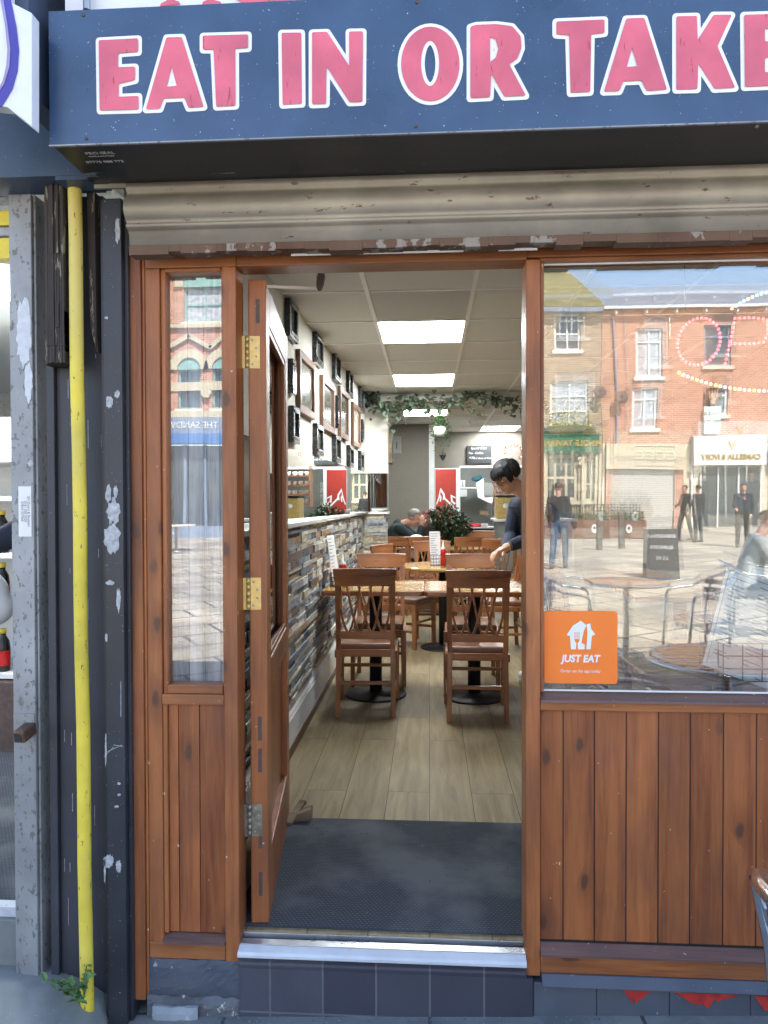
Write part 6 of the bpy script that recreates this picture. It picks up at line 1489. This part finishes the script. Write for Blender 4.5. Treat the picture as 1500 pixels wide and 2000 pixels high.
# ------------------------------------------------------------------ the shop next door, through the gap at far left
ns = thing('neighbour_shop', 'convenience shop next door seen through a sliver at the far left', 'building')
m = MB(); m.box(-5, -1.06, .06, 7, .0, FZ+.03); m.box(-5,-1.06,4.6,4.8,FZ-.1,2.6); m.build('floor_and_back', M['galv'], ns)
m = MB(); m.box(-5, -1.06, .05, 7, 2.60, 2.65); m.build('ceiling', M['ceil'], ns)
m = MB()
for k, (a_, b_) in enumerate(((412,440),(465,505))): z1 = at(0,a_,.0).z; z0 = at(0,b_,.0).z; m.box(-3, g0-.004, .0, .05, z0, z1)
m.build('yellow_slat', plain('yellow_panel', (.75,.6,.04), .4), ns)
m = MB(); z0 = at(0,460,.0).z; z1 = at(0,444,.0).z; m.box(-3, g0-.004, .002, .05, z0, z1); m.box(-3, g0-.004, -.01, .05, at(0,385,0).z, 2.47); m.build('frame_bar', M['galv'], ns)
m = MB(); m.box(-2.6,-1.9,.9,1.5,2.585,2.599); m.build('lit_ceiling_panel', M['panel_e'], ns)
m = MB(); m.box(-3, g0-.004, .02, .06, .245, .275); m.build('threshold', M['white_alu'], ns); m = MB(); m.box(-3, g0-.004, .0, .06, .02, .2445); m.build('riser', M['concrete'], ns)
m = MB(); m.box(-3.4,-1.32,.10,1.6,FZ+.031,FZ+.04); m.build('ribbed_mat', M['mat'], ns)
cab = thing('display_unit', 'white and black display unit of bottles in the shop next door', 'shelving')
m = MB(); Yn = 1.5
for z in (.62, .97, 1.25, 1.55): m.box(-3.2,-1.72,Yn,Yn+.4,z,z+.025)
m.box(-3.2,-1.72,Yn+.41,Yn+.44,.1,1.9); m.build('shelves', M['white'], cab)
m = MB(); m.box(-3.2,-1.70,Yn-.05,Yn+.4,.245,.61); m.build('base', M['mortise'], cab); m = MB(); m.box(-3.2,-1.70,Yn-.05,Yn+.44,1.75,1.98); m.build('header', M['white'], cab)
bt = thing('drink_bottle', 'x', 'bottle', (0,0,0), 0, 'bottles on the shelves next door')
m = MB(); m.lathe([(0,0),(.033,0),(.035,.12),(.03,.16),(.014,.19),(.014,.2),(0,.2)], n=12); m.build('body', M['blackgloss'], bt); m = MB(); m.lathe([(0,.2),(.017,.2),(.017,.225),(0,.225)], n=12); m.build('cap', M['yellow'], bt)
m = MB(); m.lathe([(.0353,.03),(.0358,.11)], n=12); m.build('wrap_label', M['redsauce'], bt)
bt['label'] = 'dark drink bottle with a yellow cap on the display shelves next door'; first = True
for zi, z in enumerate((.646,.996,1.276)):
    for q in range(9):
        L_ = (-2.55+.095*q, Yn+.07, z)
        lab = 'dark bottle with a yellow cap, %s from the right on the %s shelf next door' % (('ninth','eighth','seventh','sixth','fifth','fourth','third','second','first')[q], ('bottom','middle','upper')[zi])
        if first: bt.location = L_; bt['label'] = lab; first = False
        else: dup(bt, L_, q, lab)
x_, y_ = -1.36, .55
def T(a, b, z): return V(x_+a, y_+b, FZ+.03+z)
J = dict(head=T(-.10,0,1.62), f=V(-.9,.3,-.1), u=V(0,0,1), chest=T(0,0,1.32), pelvis=T(0,0,1.0), ground=FZ+.03, toe=V(-1,.2,0), shL=T(-.05,-.18,1.45), shR=T(.05,.18,1.45), elL=T(-.04,-.20,1.22), haL=T(-.20,-.25,1.14), elR=T(0,.24,1.16), haR=T(-.2,.22,1.2),
  hiL=T(0,-.09,.93), hiR=T(0,.09,.93), knL=T(-.02,-.1,.5), knR=T(0,.1,.5), anL=T(0,-.1,.09), anR=T(0,.1,.09))
person('person in navy sleeves in the shop next door holding a white carrier bag', J, 'navy_t', 'navy_t', 'hair_k', 'skin2', 'short', 1.0, .012)
m = MB(3); c0 = T(-.21,-.26,.98); m.ell(c0, (.10,.07,.09), 20, 14); m.ell(c0+V(.02,0,-.05), (.10,.08,.07), 16, 10); m.tube([c0+V(-.04,0,.06), c0+V(.0,0,.15), c0+V(.04,0,.06)], .014, 8); b_ = remeshed(m, 'carrier_bag', M['white'], None, .012, 1); tag(b_, 'full white plastic carrier bag hanging from the hand next door', 'bag')
bpy.context.view_layer.update()
